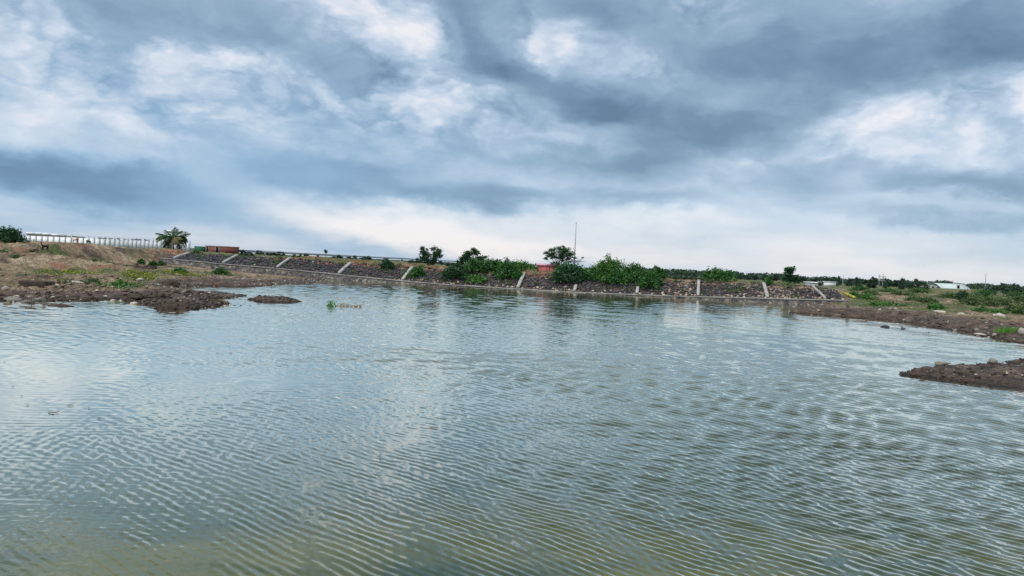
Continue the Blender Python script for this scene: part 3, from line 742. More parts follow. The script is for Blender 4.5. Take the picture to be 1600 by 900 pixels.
def tree(name, label, cat, loc, H, Wd, mat, clumps=None, n=2600, leaf=0.17, trunk_h=0.28, trunk_r=None, seed=1, group=None, forks=1, bare=0, rz=0.0, bark=None):
    rs = random.Random(seed); rg = np.random.default_rng(seed)
    if clumps is None: clumps = rand_clumps(9, rs, trunk_h)
    root = thing(name, label, cat, loc, rz, group)
    tr = trunk_r or H * 0.03
    g = G(); zf = trunk_h * H
    for f_ in range(forks):
        off = (f_ - (forks - 1) / 2) * tr * 2.2
        g.tube([(off, 0, -0.25), (off * 1.5, 0, zf * .5), (off * 2.2, rs.uniform(-.1, .1), zf)], [tr * 1.25, tr, tr * .8], 7)
    for cx, cy, cz, rx, rz_ in clumps:
        e = Vector((cx * Wd, cy * Wd, cz * H)); b = Vector((tr * math.copysign(0.6, cx), 0, zf * rs.uniform(.55, 1)))
        m_ = b.lerp(e, .5) + Vector((rs.uniform(-.1, .1) * Wd * .5, rs.uniform(-.1, .1) * Wd * .5, -.04 * H))
        g.tube([b, m_, e], [tr * .55, tr * .36, tr * .16], 5)
        for k in range(4):
            e2 = e + Vector((rs.uniform(-1, 1) * rx * Wd, rs.uniform(-1, 1) * rx * Wd, rs.uniform(-.5, 1) * rz_ * H))
            g.tube([m_.lerp(e, rs.uniform(.4, 1)), e2], [tr * .17, tr * .06], 4)
    for k in range(bare):
        b = Vector((0.12 * Wd, 0, zf + .18 * H)); e = Vector((Wd * rs.uniform(.40, .62), rs.uniform(-.2, .2), H * rs.uniform(.30, .52)))
        g.tube([b, b.lerp(e, .5) + Vector((0, 0, rs.uniform(-.03, .05) * H)), e], [tr * .4, tr * .25, tr * .1], 4)
        for j in range(3):
            q = b.lerp(e, rs.uniform(.5, 1)); g.tube([q, q + Vector((rs.uniform(0, .12) * Wd, 0, rs.uniform(-.1, .12) * H))], [tr * .14, tr * .06], 4)
    g.build('trunk', bark or M_BARK, root)
    g = G(); leaves(g, crown_pts(clumps, H, Wd, int(n * 3.2), rg), leaf * .74, rg)
    g.build('crown', mat, root)
    return root
def arching(name, label, cat, loc, H, Wd, mat, n=26, leaf=0.15, seed=1, group=None, per=70, stiff=0.5, depthk=0.6, lean=0.0, rz=0.0):
    """a thorn bush: many stems arch out of one root, feathery leaves hang along them"""
    rs = random.Random(seed); rg = np.random.default_rng(seed)
    root = thing(name, label, cat, loc, rz, group)
    g = G(); P_ = []
    for k in range(n):
        a = rs.uniform(0, 6.28); reach = Wd / 2 * math.sqrt(rs.uniform(.05, 1)); top = H * rs.uniform(.55, 1.0) * (1 - .35 * (reach / (Wd / 2)) ** 2)
        if rs.random() < .16: top *= rs.uniform(1.12, 1.38)
        dx, dy = math.cos(a) * reach, math.sin(a) * reach * depthk
        end = top * rs.uniform(.25, .9) * (1 - .5 * reach / (Wd / 2) * (1 - stiff))
        pts = []
        for j in range(7):
            u = j / 6; z = top * (1 - (1 - min(1, u / .62)) ** 2) if u < .62 else top + (end - top) * ((u - .62) / .38) ** 1.4
            pts.append(Vector((dx * u ** 1.15 + lean * z, dy * u ** 1.15, z)))
        pts[0].z = -0.15
        g.tube(pts, [.035 * (1 - j / 8) * (H / 2) ** .5 + .006 for j in range(7)], 4)
        m_ = per
        u = rg.uniform(.18, 1, m_) ** .8 * 6; i0 = np.minimum(u.astype(int), 5); fr = u - i0
        A = np.array([tuple(q) for q in pts]); c = A[i0] * (1 - fr)[:, None] + A[i0 + 1] * fr[:, None]
        c = c + rg.normal(size=(m_, 3)) * np.array([.09, .09, .10]) * (Wd / 3 + .6); c[:, 2] -= rg.uniform(0, .12, m_) * H
        c[:, 2] = np.maximum(c[:, 2], .02); P_.append(c)
    g.build('stems', M_BARK, root)
    g = G(); leaves(g, np.concatenate(P_), leaf, rg, 2.2, droop=.35); g.build('foliage', mat, root)
    return root
def px2m(w, depth): return w * depth / FPX
def on_slope(px, off): p = wp(px, off); return Vector((p.x, p.y, gz(p.x, p.y)))

g = G(); rgs = np.random.default_rng(41); Wp = []
for k in range(120):
    s_ = rgs.uniform(S0 + 2, S1 - 2); d_ = rgs.uniform(.5, 4.2) if rgs.random() < .7 else rgs.uniform(3.2, 5); q = wpt(s_, d_, 0); z_ = gz(q.x, q.y); n_ = int(rgs.uniform(12, 60)); r_ = rgs.uniform(.12, .45)
    Wp.append(np.stack([q.x + rgs.normal(0, r_, n_), q.y + rgs.normal(0, r_ * .6, n_), z_ + .1 + np.abs(rgs.normal(0, .14, n_))], 1))
leaves(g, np.concatenate(Wp), .13, rgs, 2.0); tag(g.build('weeds', M_SCRUB), kind='stuff')
# the trees on the crest
b = on_slope(670, 8.5)
tree('small_tree', 'small bushy tree split into two leafy lobes standing alone on the far embankment', 'tree', b, 3.35, px2m(44, b.y), M_DARK,
     [(-.14, 0, .50, .22, .24), (.16, 0, .40, .18, .2), (.24, 0, .62, .18, .16), (-.22, 0, .42, .20, .20), (-.24, .05, .66, .19, .19), (-.05, 0, .30, .18, .14), (.20, 0, .55, .16, .16), (.30, .05, .72, .15, .16), (.14, 0, .84, .13, .13), (-.30, 0, .84, .12, .12), (.36, 0, .52, .12, .12), (.10, 0, .26, .12, .12)], 1500, .17, .14, .07, 21, forks=2)
b = on_slope(735, 7.0)
tree('small_tree', 'round dark tree on the crest behind the broad green thicket', 'tree', b, 2.75, px2m(50, b.y), M_DARK,
     [(-.25, 0, .45, .2, .2), (-.1, 0, .72, .2, .2), (.12, 0, .78, .18, .18), (.28, 0, .52, .2, .2), (0, 0, .4, .24, .2), (-.34, 0, .25, .14, .14), (.36, 0, .28, .14, .14)], 1900, .17, .1, .07, 22)
b = on_slope(874, 7.5)
tree('acacia_tree', 'wide airy acacia tree with bare branches reaching right in front of the tall mast', 'tree', b, 3.5, px2m(64, b.y), M_DARK,
     [(0, 0, .80, .24, .14), (-.18, 0, .70, .16, .12), (.18, .05, .70, .16, .12), (0, 0, .58, .16, .12), (-.28, 0, .62, .10, .08), (-.34, 0, .74, .13, .11), (-.22, 0, .86, .13, .10), (-.05, 0, .93, .15, .10), (.12, 0, .88, .14, .12), (.26, 0, .74, .12, .11), (.20, 0, .55, .09, .09), (-.36, 0, .54, .07, .07), (.02, 0, .68, .15, .11), (-.17, 0, .60, .10, .09),
      (.36, 0, .60, .06, .06), (-.12, 0, .36, .14, .08), (.04, 0, .48, .09, .1), (.55, 0, .62, .035, .035)], 1900, .14, .22, .10, 23, bare=5)
b = on_slope(1234, 8)
tree('small_tree', 'dense dark tree with a lower right shoulder near the right end of the wall', 'tree', b, 2.5, px2m(30, b.y), M_DARK,
     [(-.12, 0, .78, .26, .18), (.10, 0, .80, .2, .15), (-.08, 0, .55, .26, .2), (-.2, 0, .3, .2, .16), (.30, 0, .42, .18, .14), (.15, 0, .25, .24, .16), (.42, 0, .25, .14, .14)], 1500, .16, .08, .07, 24)

# the bushes on and over the stone slope: column, offset from the wall, height m, width px, kind
BUSH = [
 ('small round green bush low on the stones left of the broad thicket', 652, 1.5, 1.15, 28, M_MID, 14, 31, 0.3),
 ('dark bush at the crest between the second and third rib from the thicket', 604, 3.0, 1.1, 22, M_DARK, 12, 32, 0.3),
 ('dark sprawling bush at the left foot of the broad thicket', 716, 1.8, 1.75, 50, M_DARK, 30, 33, 0.2),
 ('light green bushy top of the thicket in front of the round dark tree', 742, 3.6, 1.85, 36, M_MID, 24, 34, 0.5),
 ('low pale green bush spilling over the stones below the thicket', 745, 1.2, 0.85, 34, M_LIGHT, 14, 35, 0.1),
 ('broad green bush on the crest in the middle of the thicket', 770, 4.6, 1.35, 56, M_MID, 26, 36, 0.4),
 ('drooping bush whose long branches hang beside the leaning white rib', 793, 2.6, 1.95, 44, M_MID, 34, 37, 0.0),
 ('light green shrubs on the crest right above the drooping bush', 812, 6.5, 1.0, 50, M_LIGHT, 16, 47, 0.5),
 ('big dark green bush hanging over the stones below the acacia', 888, 2.6, 1.75, 64, M_DARK, 44, 38, 0.2),
 ('bright green bush growing at the foot of the tall mast', 893, 4.0, 1.35, 56, M_MID, 26, 39, 0.5),
 ('spreading green bush between the mast and the wispy bush', 925, 3.4, 1.25, 50, M_MID, 26, 40, 0.4),
 ('tall wispy light green bush with thin arching tips', 948, 4.4, 2.1, 60, M_LIGHT, 26, 41, 0.9),
 ('green bush below the wispy bush tips', 965, 2.8, 1.45, 56, M_MID, 30, 42, 0.2),
 ('rounded green bush with a spiky top between wispy bush and end bush', 990, 3.6, 1.6, 48, M_MID, 24, 43, 0.6),
 ('tall round green bush ending the thicket row on the right', 1016, 2.0, 1.95, 42, M_MID, 36, 44, 0.2),
 ('pointed green top rising behind the end bush of the thicket row', 1026, 4.2, 1.6, 26, M_MID, 16, 45, 0.7),
 ('long low green bush on the crest behind the upright rib', 1122, 6.0, 1.25, 52, M_MID, 26, 46, 0.5),
 ('small green bush on the crest just above the rib near the tan stones', 1201, 3.9, 0.8, 16, M_MID, 10, 48, 0.4),
]
for lab, px, off, H, wpx, mat, n, sd, st in BUSH:
    b = on_slope(px, off)
    arching('thorn_bush', lab, 'bush', b, H * 1.16, px2m(wpx * 1.12, b.y), mat, n + 8, .155, sd, 'thorn bushes on the stone slope', per=95 if H > 1 else 60, stiff=st)
# bare twiggy top
def dead_twigs(name, label, loc, H, Wd, n, seed, mat=None, cat='dead plant', group=None):
    rs = random.Random(seed); root = None; g = G()
    for k in range(n):
        x = rs.uniform(-.5, .5) * Wd * .3; e = Vector((rs.uniform(-.5, .5) * Wd, rs.uniform(-.3, .3) * Wd, H * rs.uniform(.6, 1)))
        b = Vector((x, 0, -.15)); m_ = b.lerp(e, .55) + Vector((rs.uniform(-.06, .06), 0, .05))
        g.tube([b, m_, e], [.016 * (H + .4), .011 * (H + .4), .005], 4)
        for j in range(4):
            q = b.lerp(e, rs.uniform(.45, .95)); g.tube([q, q + Vector((rs.uniform(-.25, .25), rs.uniform(-.1, .1), rs.uniform(.02, .25))) * H], [.008 * (H + .4), .004], 3)
    o = g.build(name, mat or M_BARE, loc=loc); return tag(o, label, cat, group)
b = on_slope(985, 5.0)
dead_twigs('bare_sapling', 'thin half bare sapling sticking up above the middle of the thicket row', b, 2.15, 1.6, 5, 51, M_BARK, 'sapling')
# the mast
b = on_slope(896, 9.5); top = at(898.7, 348.5, b.y)
mast = thing('mast', 'tall slim grey steel mast standing behind the acacia tree', 'mast', b)
hm = top.z - b.z; g = G(); g.tube([(0, 0, -.3), (0, 0, hm * .5), (0, 0, hm)], [.085, .07, .05], 8); g.build('pole', M_GREY, mast)
g = G(); g.box((0, 0, .1), (.5, .5, .3)); g.build('footing', M_CONC, mast)
g = G(); g.tube([(0, 0, hm), (0, 0, hm + .12)], [.07, .03], 8); g.build('cap', M_GREY, mast)
# pink shelter
M_PINK = plain('faded_pink_sheet', (0.56, 0.17, 0.18), 0.7, 0.35, 1.2, bump=0.03)
b = on_slope(857, 8.2); w_ = px2m(36, b.y)
sh = thing('pink_shelter', 'faded pink sheeted shelter under the left side of the acacia tree', 'shelter', b)
g = G(); hh = 1.05
n_ = 14
for side_ in (-1, 1):
    v = []
    for k in range(n_ + 1):
        x = (k / n_ - .5) * w_
        for z, sag in ((.05, .10), (.6, .03), (hh, 0)): v.append((x, side_ * .8 + side_ * (sag * math.sin(k * 2.1) + .02), z + (.05 * math.sin(k * 1.3) if z > 1 else 0)))
    g.add(v, q=[(k * 3 + j, (k + 1) * 3 + j, (k + 1) * 3 + j + 1, k * 3 + j + 1) for k in range(n_) for j in range(2)])
for side_ in (-1, 1): g.box((side_ * w_ / 2, 0, .62), (.04, 1.55, 1.2))
g.build('sheet_wall', M_PINK, sh)
M_PINK2 = plain('pale_pink_sheet', (0.62, 0.34, 0.38), 0.6, 0.2, 2, bump=0.02)
g = G(); g.box((-.05, -.45, hh + .12), (w_ + .5, 1.15, .05), rx=rad(9)); g.box((-.05, .60, hh + .10), (w_ + .5, 1.1, .05), rx=rad(-12)); g.build('roof_sheet', M_PINK2, sh)
for sx_ in (-1, 0, 1):
    for sy_ in (-.88, .88): g = G(); g.tube([(sx_ * w_ / 2 * .98, sy_, 0), (sx_ * w_ / 2 * .98, sy_, hh + .06)], .035, 5); g.build('post', M_BARK, sh)
b = on_slope(868, 6.6)
dead_twigs('dry_bush', 'brown leafless twiggy bush in front of the faded pink shelter', b, 1.15, 2.0, 26, 52, M_BARK, 'bush')
# thin cross post on the plain between the bushes
def utility(name, label, px, depth, ytop, arms=1, group=None, r=.07, pair=None):
    b = gp(px, 430, depth); h_ = at(px, ytop, depth).z - b.z
    root = thing(name, label, 'utility pole', b, 0, group)
    g = G(); g.tube([(0, 0, -.3), (0, 0, h_)], [r * 1.2, r * .8], 7)
    if pair: g.tube([(pair, 0, -.3), (pair, 0, h_ + .2)], [r * 1.2, r * .8], 7)
    g.build('pole', M_POST, root)
    for k in range(arms):
        g = G(); c = (pair or 0) / 2; g.box((c + (.18 if pair else 0), -.12, h_ - .5 - k * .9), ((pair or 0) + .9, .09, .1)); g.build('crossarm', M_GREY, root)
        for q in (-.38, 0, .38):
            g = G(); g.tube([(c + q * (1 + (pair or 0)), -.12, h_ - .44 - k * .9), (c + q * (1 + (pair or 0)), -.12, h_ - .26 - k * .9)], [.05, .03], 6); g.build('insulator', M_CONC, root)
    return root
utility('utility_pole', 'small far pole with a short crossarm seen over the bushes right of the mast', 920, 190, 415.5, 1, r=.06)
utility('utility_pole', 'thin pale pole in the field just right of the white shed', 1317.5, 165, 430.5, 0, r=.065)
utility('double_pole', 'pair of poles joined by crossarms at the dark treeline on the right', 1374.5, 165, 428.5, 2, r=.07, pair=.75)
utility('utility_pole', 'tall slender pole standing alone at the far right beyond the scrub', 1540.5, 150, 426.5, 0, r=.075)
utility('utility_pole', 'tiny distant pole above the long low bush on the crest', 1104, 230, 420.5, 0, r=.07)

# ------------------------------------------------------------------ the end of the wall: yellow painted parapet
M_YEL, t = newmat('yellow_paint')
p = t.node('ShaderNodeTexCoord').outputs['Object']; n = t.noise(p, 2.5, 5, .6)
finish(M_YEL, t, t.ramp(n, [(.44, (.13, .12, .05)), (.50, (.46, .46, .05)), (.75, (.60, .58, .09))]), .6)
a = at(1317, 457.5, 90.5); b = at(1337, 467.5, 87.0)
a.z = max(a.z, gz(a.x, a.y) + .2); b.z = max(b.z, gz(b.x, b.y) + .12)
par = thing('yellow_parapet', 'bright yellow painted parapet running down the slope at the right end of the wall', 'parapet', (a.x, a.y, 0))
o_ = Vector((a.x, a.y, 0))
g = G(); g.beam(a - o_, b - o_, .22, .30); g.build('rail', M_YEL, par)
g = G()
for k in (0.04, .35, .68, .97):
    g = G(); q = a.lerp(b, k) - o_; g.box((q.x, q.y, q.z - .45), (.2, .2, .7)); g.build('support', M_CONC, par)

# ------------------------------------------------------------------ white compound wall with grey posts, far left
cw = []
px_ = 38.0; dep = 262.0
while px_ < 303:
    cw.append(at(px_, hor(px_), dep))
    step_ = 9.2 + (6.4 - 9.2) * min(1, max(0, (px_ - 120) / 90.0))
    px_ += step_; dep += 0.1 + 1.25 * min(1, max(0, (px_ - 120) / 90.0))
top_py = lambda x: 368.3 + (x - 45) * (379.0 - 368.3) / (300 - 45)
comp = thing('compound_wall', 'long white panelled boundary wall with grey posts across the left horizon', 'boundary wall', (cw[0].x, cw[0].y, 3.2))
g = G(); gw = G(); o_ = Vector((cw[0].x, cw[0].y, 3.2))
pxs = []
for k, c in enumerate(cw):
    # column again from the point
    pxk = 800 + FPX * c.x / c.y
    zt = at(pxk, top_py(pxk), c.y).z
    pxs.append((c, zt))
for k in range(len(cw) - 1):
    (c, z1), (d, z2) = pxs[k], pxs[k + 1]
    q = G(); m_ = (c + d) / 2
    L_ = (d - c).length; an = math.atan2(d.y - c.y, d.x - c.x)
    zt = (z1 + z2) / 2
    z0 = min(gz(m_.x, m_.y), zt - 1.9) - .3
    q.box((m_.x - o_.x, m_.y - o_.y, (zt + z0) / 2 - o_.z), (L_ - .06, .08, zt - z0), an)
    for j in range(1, 5): pass
    q.build('panel', M_WHITE, comp)
for c, zt in pxs:
    q = G(); z0 = gz(c.x, c.y) - .5; x_, y_ = c.x - o_.x, c.y - o_.y
    q.box((x_, y_ - .12, (zt + z0) / 2 + .1 - o_.z), (.15, .15, zt - z0 + .2))
    q.beam((x_, y_ - .12, zt + .15 - o_.z), (x_ + .02, y_ - .45, zt + .75 - o_.z), .09, .09)
    q.build('post', M_POST, comp)
g = G()
for h_ in (.35, .55, .72):
    for k in range(len(pxs) - 1):
        (c, z1), (d, z2) = pxs[k], pxs[k + 1]
        g.beam((c.x - o_.x, c.y - .12 - .33 * (h_ - .15) / .6 - o_.y, z1 + h_ - o_.z), (d.x - o_.x, d.y - .12 - .33 * (h_ - .15) / .6 - o_.y, z2 + h_ - o_.z), .02, .02)
g.build('barbed_wire', M_POST, comp)

def shed(name, label, cat, px, ybot, ytop, wpx, depth, wallm, roofm, rz=0.0, deep=6.0, roof='flat', doors=(), group=None, overhang=.3, roof_h=.25, windows=()):
    b = gp(px, 400, depth); zt = at(px, ytop, depth).z; W_ = px2m(wpx, depth); H_ = zt - b.z
    root = thing(name, label, cat, b, rz, group)
    g = G(); g.box((0, deep / 2, (H_ - roof_h) / 2 - .25), (W_, deep, H_ - roof_h + .5)); g.build('wall', wallm, root)
    g = G()
    if roof == 'flat': g.box((0, deep / 2, H_ - roof_h / 2), (W_ + overhang * 2, deep + overhang * 2, roof_h))
    else:
        n_ = 10; v = []
        for k in range(n_ + 1):
            u = k / n_; yy = -overhang + (deep + 2 * overhang) * u; zz = H_ - roof_h + roof_h * math.sin(math.pi * u)
            v += [(-W_ / 2 - overhang, yy, zz), (W_ / 2 + overhang, yy, zz), (-W_ / 2 - overhang, yy, zz - .15), (W_ / 2 + overhang, yy, zz - .15)]
        q = []
        for k in range(n_): a_ = k * 4; q += [(a_, a_ + 1, a_ + 5, a_ + 4), (a_ + 2, a_ + 6, a_ + 7, a_ + 3), (a_, a_ + 4, a_ + 6, a_ + 2), (a_ + 1, a_ + 3, a_ + 7, a_ + 5)]
        q += [(0, 2, 3, 1), (n_ * 4, n_ * 4 + 1, n_ * 4 + 3, n_ * 4 + 2)]
        g.add(v, q=q)
    g.build('roof', roofm, root)
    for (dx, dw, dh) in doors:
        g = G(); g.box((dx * W_, -.01, dh / 2), (dw, .10, dh)); d_ = g.build('door', M_BLACK, root)
        g = G(); g.box((dx * W_ - dw / 2 - .05, -.03, dh / 2), (.10, .14, dh)); g.box((dx * W_ + dw / 2 + .05, -.03, dh / 2), (.10, .14, dh)); g.box((dx * W_, -.03, dh + .05), (dw + .2, .14, .10)); g.build('frame', M_CONC, d_)
    for (dx, z, dw, dh) in windows:
        g = G(); g.box((dx * W_, -.01, z), (dw, .10, dh)); g.build('window', M_BLACK, root)
    return root
M_BRICK, t = newmat('red_brick')
p = t.node('ShaderNodeTexCoord').outputs['Object']
bt = t.node('ShaderNodeTexBrick'); t.l.new(t.mapping(p, rot=(rad(90), 0, 0)), bt.inputs['Vector'])
for k_, v_ in (('Color1', (.23, .065, .055, 1)), ('Color2', (.17, .055, .048, 1)), ('Mortar', (.24, .16, .14, 1)), ('Scale', 1.0), ('Mortar Size', .012), ('Brick Width', .3), ('Row Height', .12)): bt.inputs[k_].default_value = v_
col = t.mix(1.0, bt.outputs[0], t.ramp(t.noise(p, .9, 5, .6), [(.3, (.75, .72, .72)), (.7, (1.2, 1.15, 1.1))]), 'MULTIPLY')
finish(M_BRICK, t, col, .9)
M_BRICKROOF = plain('pinkish_cement', (0.34, 0.20, 0.175), 0.85, 0.2, 1.0, bump=0)
bh = shed('brick_house', 'low flat-roofed red brick house with two dark doorways right of the palm', 'house', 338, 396, 384.2, 39, 265, M_BRICK, M_BRICKROOF, rad(-12), 7.0, doors=((-.40, .8, 2.0), (.03, 1.1, 2.0)), overhang=.12, roof_h=.22)
gn = shed('net_fence', 'dark green shade net enclosure between the white wall and the brick house', 'enclosure', 309.5, 395, 384.8, 13, 268, M_DARK, M_DARK, rad(-6), 5.0, overhang=.02, roof_h=.1)
M_NET = plain('green_net', (0.025, 0.11, 0.065), 0.8, 0.3, 1.5, bump=0)
for c in gn.children: c.data.materials[0] = M_NET
for k, (px, wp_, yt, lab) in enumerate(((47, 13, 362.8, 'leftmost of the white roofs showing over the boundary wall'), (60, 11, 363.4, 'white roof second from the left over the boundary wall'), (72, 12, 364.2, 'white roof third from the left over the boundary wall'), (86, 11, 365.6, 'low white roof fourth from the left over the boundary wall'), (116, 8, 369.6, 'small white roof over the wall behind the white and brown goat'))):
    shed('white_shed', lab, 'shed', px, 377, yt, wp_, 300, M_ROOFGREY, M_WHITE, 0, 5, roof_h=.7, overhang=.15, group='white roofs behind the boundary wall')
shed('white_house', 'pale house with a white flat roof rising behind the palm tree', 'house', 271, 383, 360.0, 22, 315, M_WHITE, M_WHITE, rad(8), 7, roof_h=.5, overhang=.5, windows=((-.2, 3.6, 1.0, 1.0), (.25, 3.6, 1.0, 1.0)))
g = G()
b = gp(100, 380, 266)
# dark scrap heaped along the top of the far yard
for k in range(130):
    px = R.uniform(52, 130) if R.random() < .8 else R.uniform(155, 240)
    q = gp(px, 380, 285 + (px > 165) * 10); zt = at(px, top_py(px) + R.uniform(-2.4, .5), q.y).z
    g.box((q.x - b.x, q.y - b.y, zt - .25 - b.z), (R.uniform(.6, 2.2), R.uniform(.3, 1), R.uniform(.25, .6)), ry=R.uniform(-.2, .2), rz=R.uniform(-.3, .3))
    if k % 4 == 0: g.box((q.x - b.x, q.y - b.y, (zt + q.z) / 2 - b.z - .2), (.3, .3, zt - q.z))
tag(g.build('scrap_pile', M_ROOFGREY, loc=b), 'dark jumble of scrap piled up behind the white boundary wall', 'scrap pile')

# right-hand buildings
sx_ = shed('white_shed', 'white two tiered flat roofed shed beside the right end of the embankment', 'shed', 1285, 450, 441.2, 21, 190, M_WHITE, M_WHITE, rad(6), 5, roof_h=.25, overhang=.25, windows=((0, 1.55, 3.0, .35),))
g = G(); g.box((.9, -1.4, .45), (3.4, 2.2, 1.1)); lt = g.build('annex', M_WHITE, sx_)
g = G(); g.box((.9, -1.4, 1.07), (3.7, 2.5, .12)); g.build('annex_roof', M_WHITE, lt)
M_GREENROOF = plain('pale_green_roofing', (0.48, 0.55, 0.54), 0.6, 0.12, .3, bump=0)
shed('warehouse', 'long pale warehouse with a rounded grey green roof on the right horizon', 'warehouse', 1496, 452, 443.6, 42, 318, M_WHITE, M_GREENROOF, rad(-4), 14, 'round', roof_h=2.0, doors=((.10, .9, 1.5),))
shed('warehouse', 'small low white warehouse left of the rounded roof one', 'warehouse', 1459, 451, 446.6, 16, 312, M_WHITE, M_WHITE, 0, 10, doors=((.1, .8, 1.2),))
shed('red_hut', 'small dull red hut among bushes before the right treeline', 'hut', 1431, 455, 449.8, 9, 230, plain('dull_red_sheet', (.40, .10, .10), .8, .25, 1, bump=0), plain('dull_red_roof', (.46, .15, .14), .8, .2, 1, bump=0), 0, 3, doors=((.1, .5, .9),))

# viaduct
va = [(285, 388.2, 470), (400, 392.6, 600), (520, 398.6, 760), (640, 404.4, 1000), (760, 410.8, 1400), (860, 416.2, 2000), (960, 421.6, 3200)]
vp = [at(*k) for k in va]
vd = thing('viaduct', 'long grey viaduct crossing the plain behind the stone embankment', 'viaduct', (vp[0].x, vp[0].y, 2))
o_ = Vector((vp[0].x, vp[0].y, 2)); g = G(); gp_ = G()
for a, b in zip(vp[:-1], vp[1:]):
    g.beam(a - o_ - Vector((0, 0, .5)), b - o_ - Vector((0, 0, .5)), 8, 1.0); gp_.beam(a - o_ + Vector((0, -3.6, .35)), b - o_ + Vector((0, -3.6, .35)), .3, .7)
M_DECK = plain('viaduct_concrete', (.27, .29, .31), .85, .15, .05, bump=0)
g.build('deck', M_DECK, vd); gp_.build('parapet', plain('pale_parapet', (.42, .43, .45), .85, .12, .05, bump=0), vd)
for pxv in (322, 352, 388, 453, 492, 531, 566, 594, 625, 654, 681, 706, 729, 751, 771, 789, 806, 821, 835):
    i = max(k for k in range(len(va)) if va[k][0] <= pxv); u = (pxv - va[i][0]) / (va[i + 1][0] - va[i][0]); q = vp[i].lerp(vp[i + 1], u)
    g = G(); z0 = gz(q.x, q.y) - 1; g.box((q.x - o_.x, q.y - o_.y, (q.z - 1.05 + z0) / 2 - 2), (1.1, 3.0, q.z - 1.05 - z0)); g.box((q.x - o_.x, q.y - o_.y, q.z - 1.35 - 2), (1.6, 6.5, .5)); g.build('pier', M_DECK, vd)

ORD = ['first', 'second', 'third', 'fourth', 'fifth', 'sixth', 'seventh', 'eighth', 'ninth', 'tenth', 'eleventh', 'twelfth']

# ------------------------------------------------------------------ far trees and hedges
proto = []
for k in range(5):
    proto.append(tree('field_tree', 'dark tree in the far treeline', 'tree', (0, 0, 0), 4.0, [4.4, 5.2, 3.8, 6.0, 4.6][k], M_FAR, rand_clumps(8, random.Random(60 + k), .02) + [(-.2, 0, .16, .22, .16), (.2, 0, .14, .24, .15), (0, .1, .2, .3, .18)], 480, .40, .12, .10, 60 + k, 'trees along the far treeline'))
used = [False] * 5
def far_tree(px, depth, H, wpx=None, label=None, group='trees along the far treeline', kind=None, mat=None):
    k = R.randrange(5) if kind is None else kind
    b = gp(px, 440, depth); sc = H / 4.0
    sw = sc if wpx is None else px2m(wpx, depth) / [4.4, 5.2, 3.8, 6.0, 4.6][k] * 1.0
    o = copy_thing(proto[k], b, R.uniform(0, 6.28), (sw, sw, sc), label or 'dark green tree in the far treeline on the plain', group)
    return o
for px in (1040, 1049, 1060, 1071, 1081, 1090):     # dark row behind the thicket's right end
    far_tree(px, R.uniform(150, 165), R.uniform(2.6, 3.1) - (px - 1040) * .015, 15, ['first', 'second', 'third', 'fourth', 'fifth', 'last'][(px - 1035) // 10] + ' dark tree from the left in the row just right of the thicket', 'dark row of trees right of the thicket')
for px, H, w_, lab in ((1283, 2.6, 9, 'small dark tree poking up behind the white two tiered shed'), (1327, 3.2, 14, 'dark tree behind the thin pole right of the white shed'), (1385, 3.6, 14, 'feathery dark tree just right of the double pole'), (1409, 3.1, 15, 'rounded dark tree standing alone right of the double pole'),
                       (1341, 3.3, 15, 'dark tree midway between the thin pole and the double pole')):
    far_tree(px, 185, H, w_, lab, None)
for k in range(34):
    px = 1150 + k * 13.4 + R.uniform(-4, 4)
    if 1446 < px < 1542: continue
    far_tree(px, R.uniform(230, 330), R.uniform(1.9, 4.5) + (px > 1480) * .4, R.uniform(13, 24))
for px, dep, H, w_, lab in ((378, 175, 2.3, 20, 'dark rounded bush-like tree right of the brick house'), (392, 185, 1.6, 14, 'low dark tree second from the brick house'), (466, 165, 2.3, 14, 'left bright side of the tree pair above the ribs'), (479, 168, 2.4, 17, 'right tree of the pair above the ribs'), (489, 170, 1.9, 9, 'smallest tree right of the pair above the ribs')):
    far_tree(px, dep, H, w_, lab, None)
for px in (405, 416, 428, 438, 520, 529, 545, 552, 566, 575, 600, 640, 650, 690, 700, 712):
    far_tree(px, R.uniform(230, 270), R.uniform(1.4, 2.2), R.uniform(11, 18), 'low dark tree between embankment and viaduct', 'low trees between embankment and viaduct')
for px, k in ((1300, 0), (1362, 1), (1425, 2), (1440, 3), (1548, 4), (1576, 0), (1594, 1)):
    far_tree(px, R.uniform(180, 215), R.uniform(1.7, 2.6), R.uniform(16, 30), None, 'trees along the far treeline')
for k, q in enumerate(proto):
    # park each first tree in the line as well
    b = gp(1180 + k * 64, 440, 300 + k * 9); q.location = b; q['label'] = 'dark green tree in the far treeline on the plain'
# lone round-headed tree on a thin stem
b = gp(508.5, 400, 205); h_ = at(508.5, 390, 205).z - b.z
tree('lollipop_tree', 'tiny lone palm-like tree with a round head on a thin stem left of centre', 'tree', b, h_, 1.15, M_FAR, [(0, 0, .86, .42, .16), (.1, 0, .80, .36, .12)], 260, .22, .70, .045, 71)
# woodland: far-off mass
g = G(); rg = np.random.default_rng(3)
pts = []
for k in range(5200):
    a_ = rg.uniform(-37, 37); px = 800 + FPX * math.tan(rad(a_)); dd = rg.uniform(330, 780) if px > 1000 else rg.uniform(420, 800)
    hmax = (1.6 + 4.2 * fbm(np.array([a_ * 1.3]), np.array([2.0]), 8, 4)[0]) if px > 1000 else 0.7 + 0.9 * fbm(np.array([a_ * 1.3]), np.array([2.0]), 8, 4)[0]
    hmax *= dd / 620 if px > 1000 else .9
    x = math.tan(rad(a_)) * dd
    for j in range(7): pts.append((x + rg.normal() * 3, dd + rg.normal() * 3, 1.0 + rg.uniform(-.2, 1) * hmax))
leaves(g, np.array(pts), 1.5, rg, 1.3); tag(g.build('woodland', M_FAR), kind='stuff')

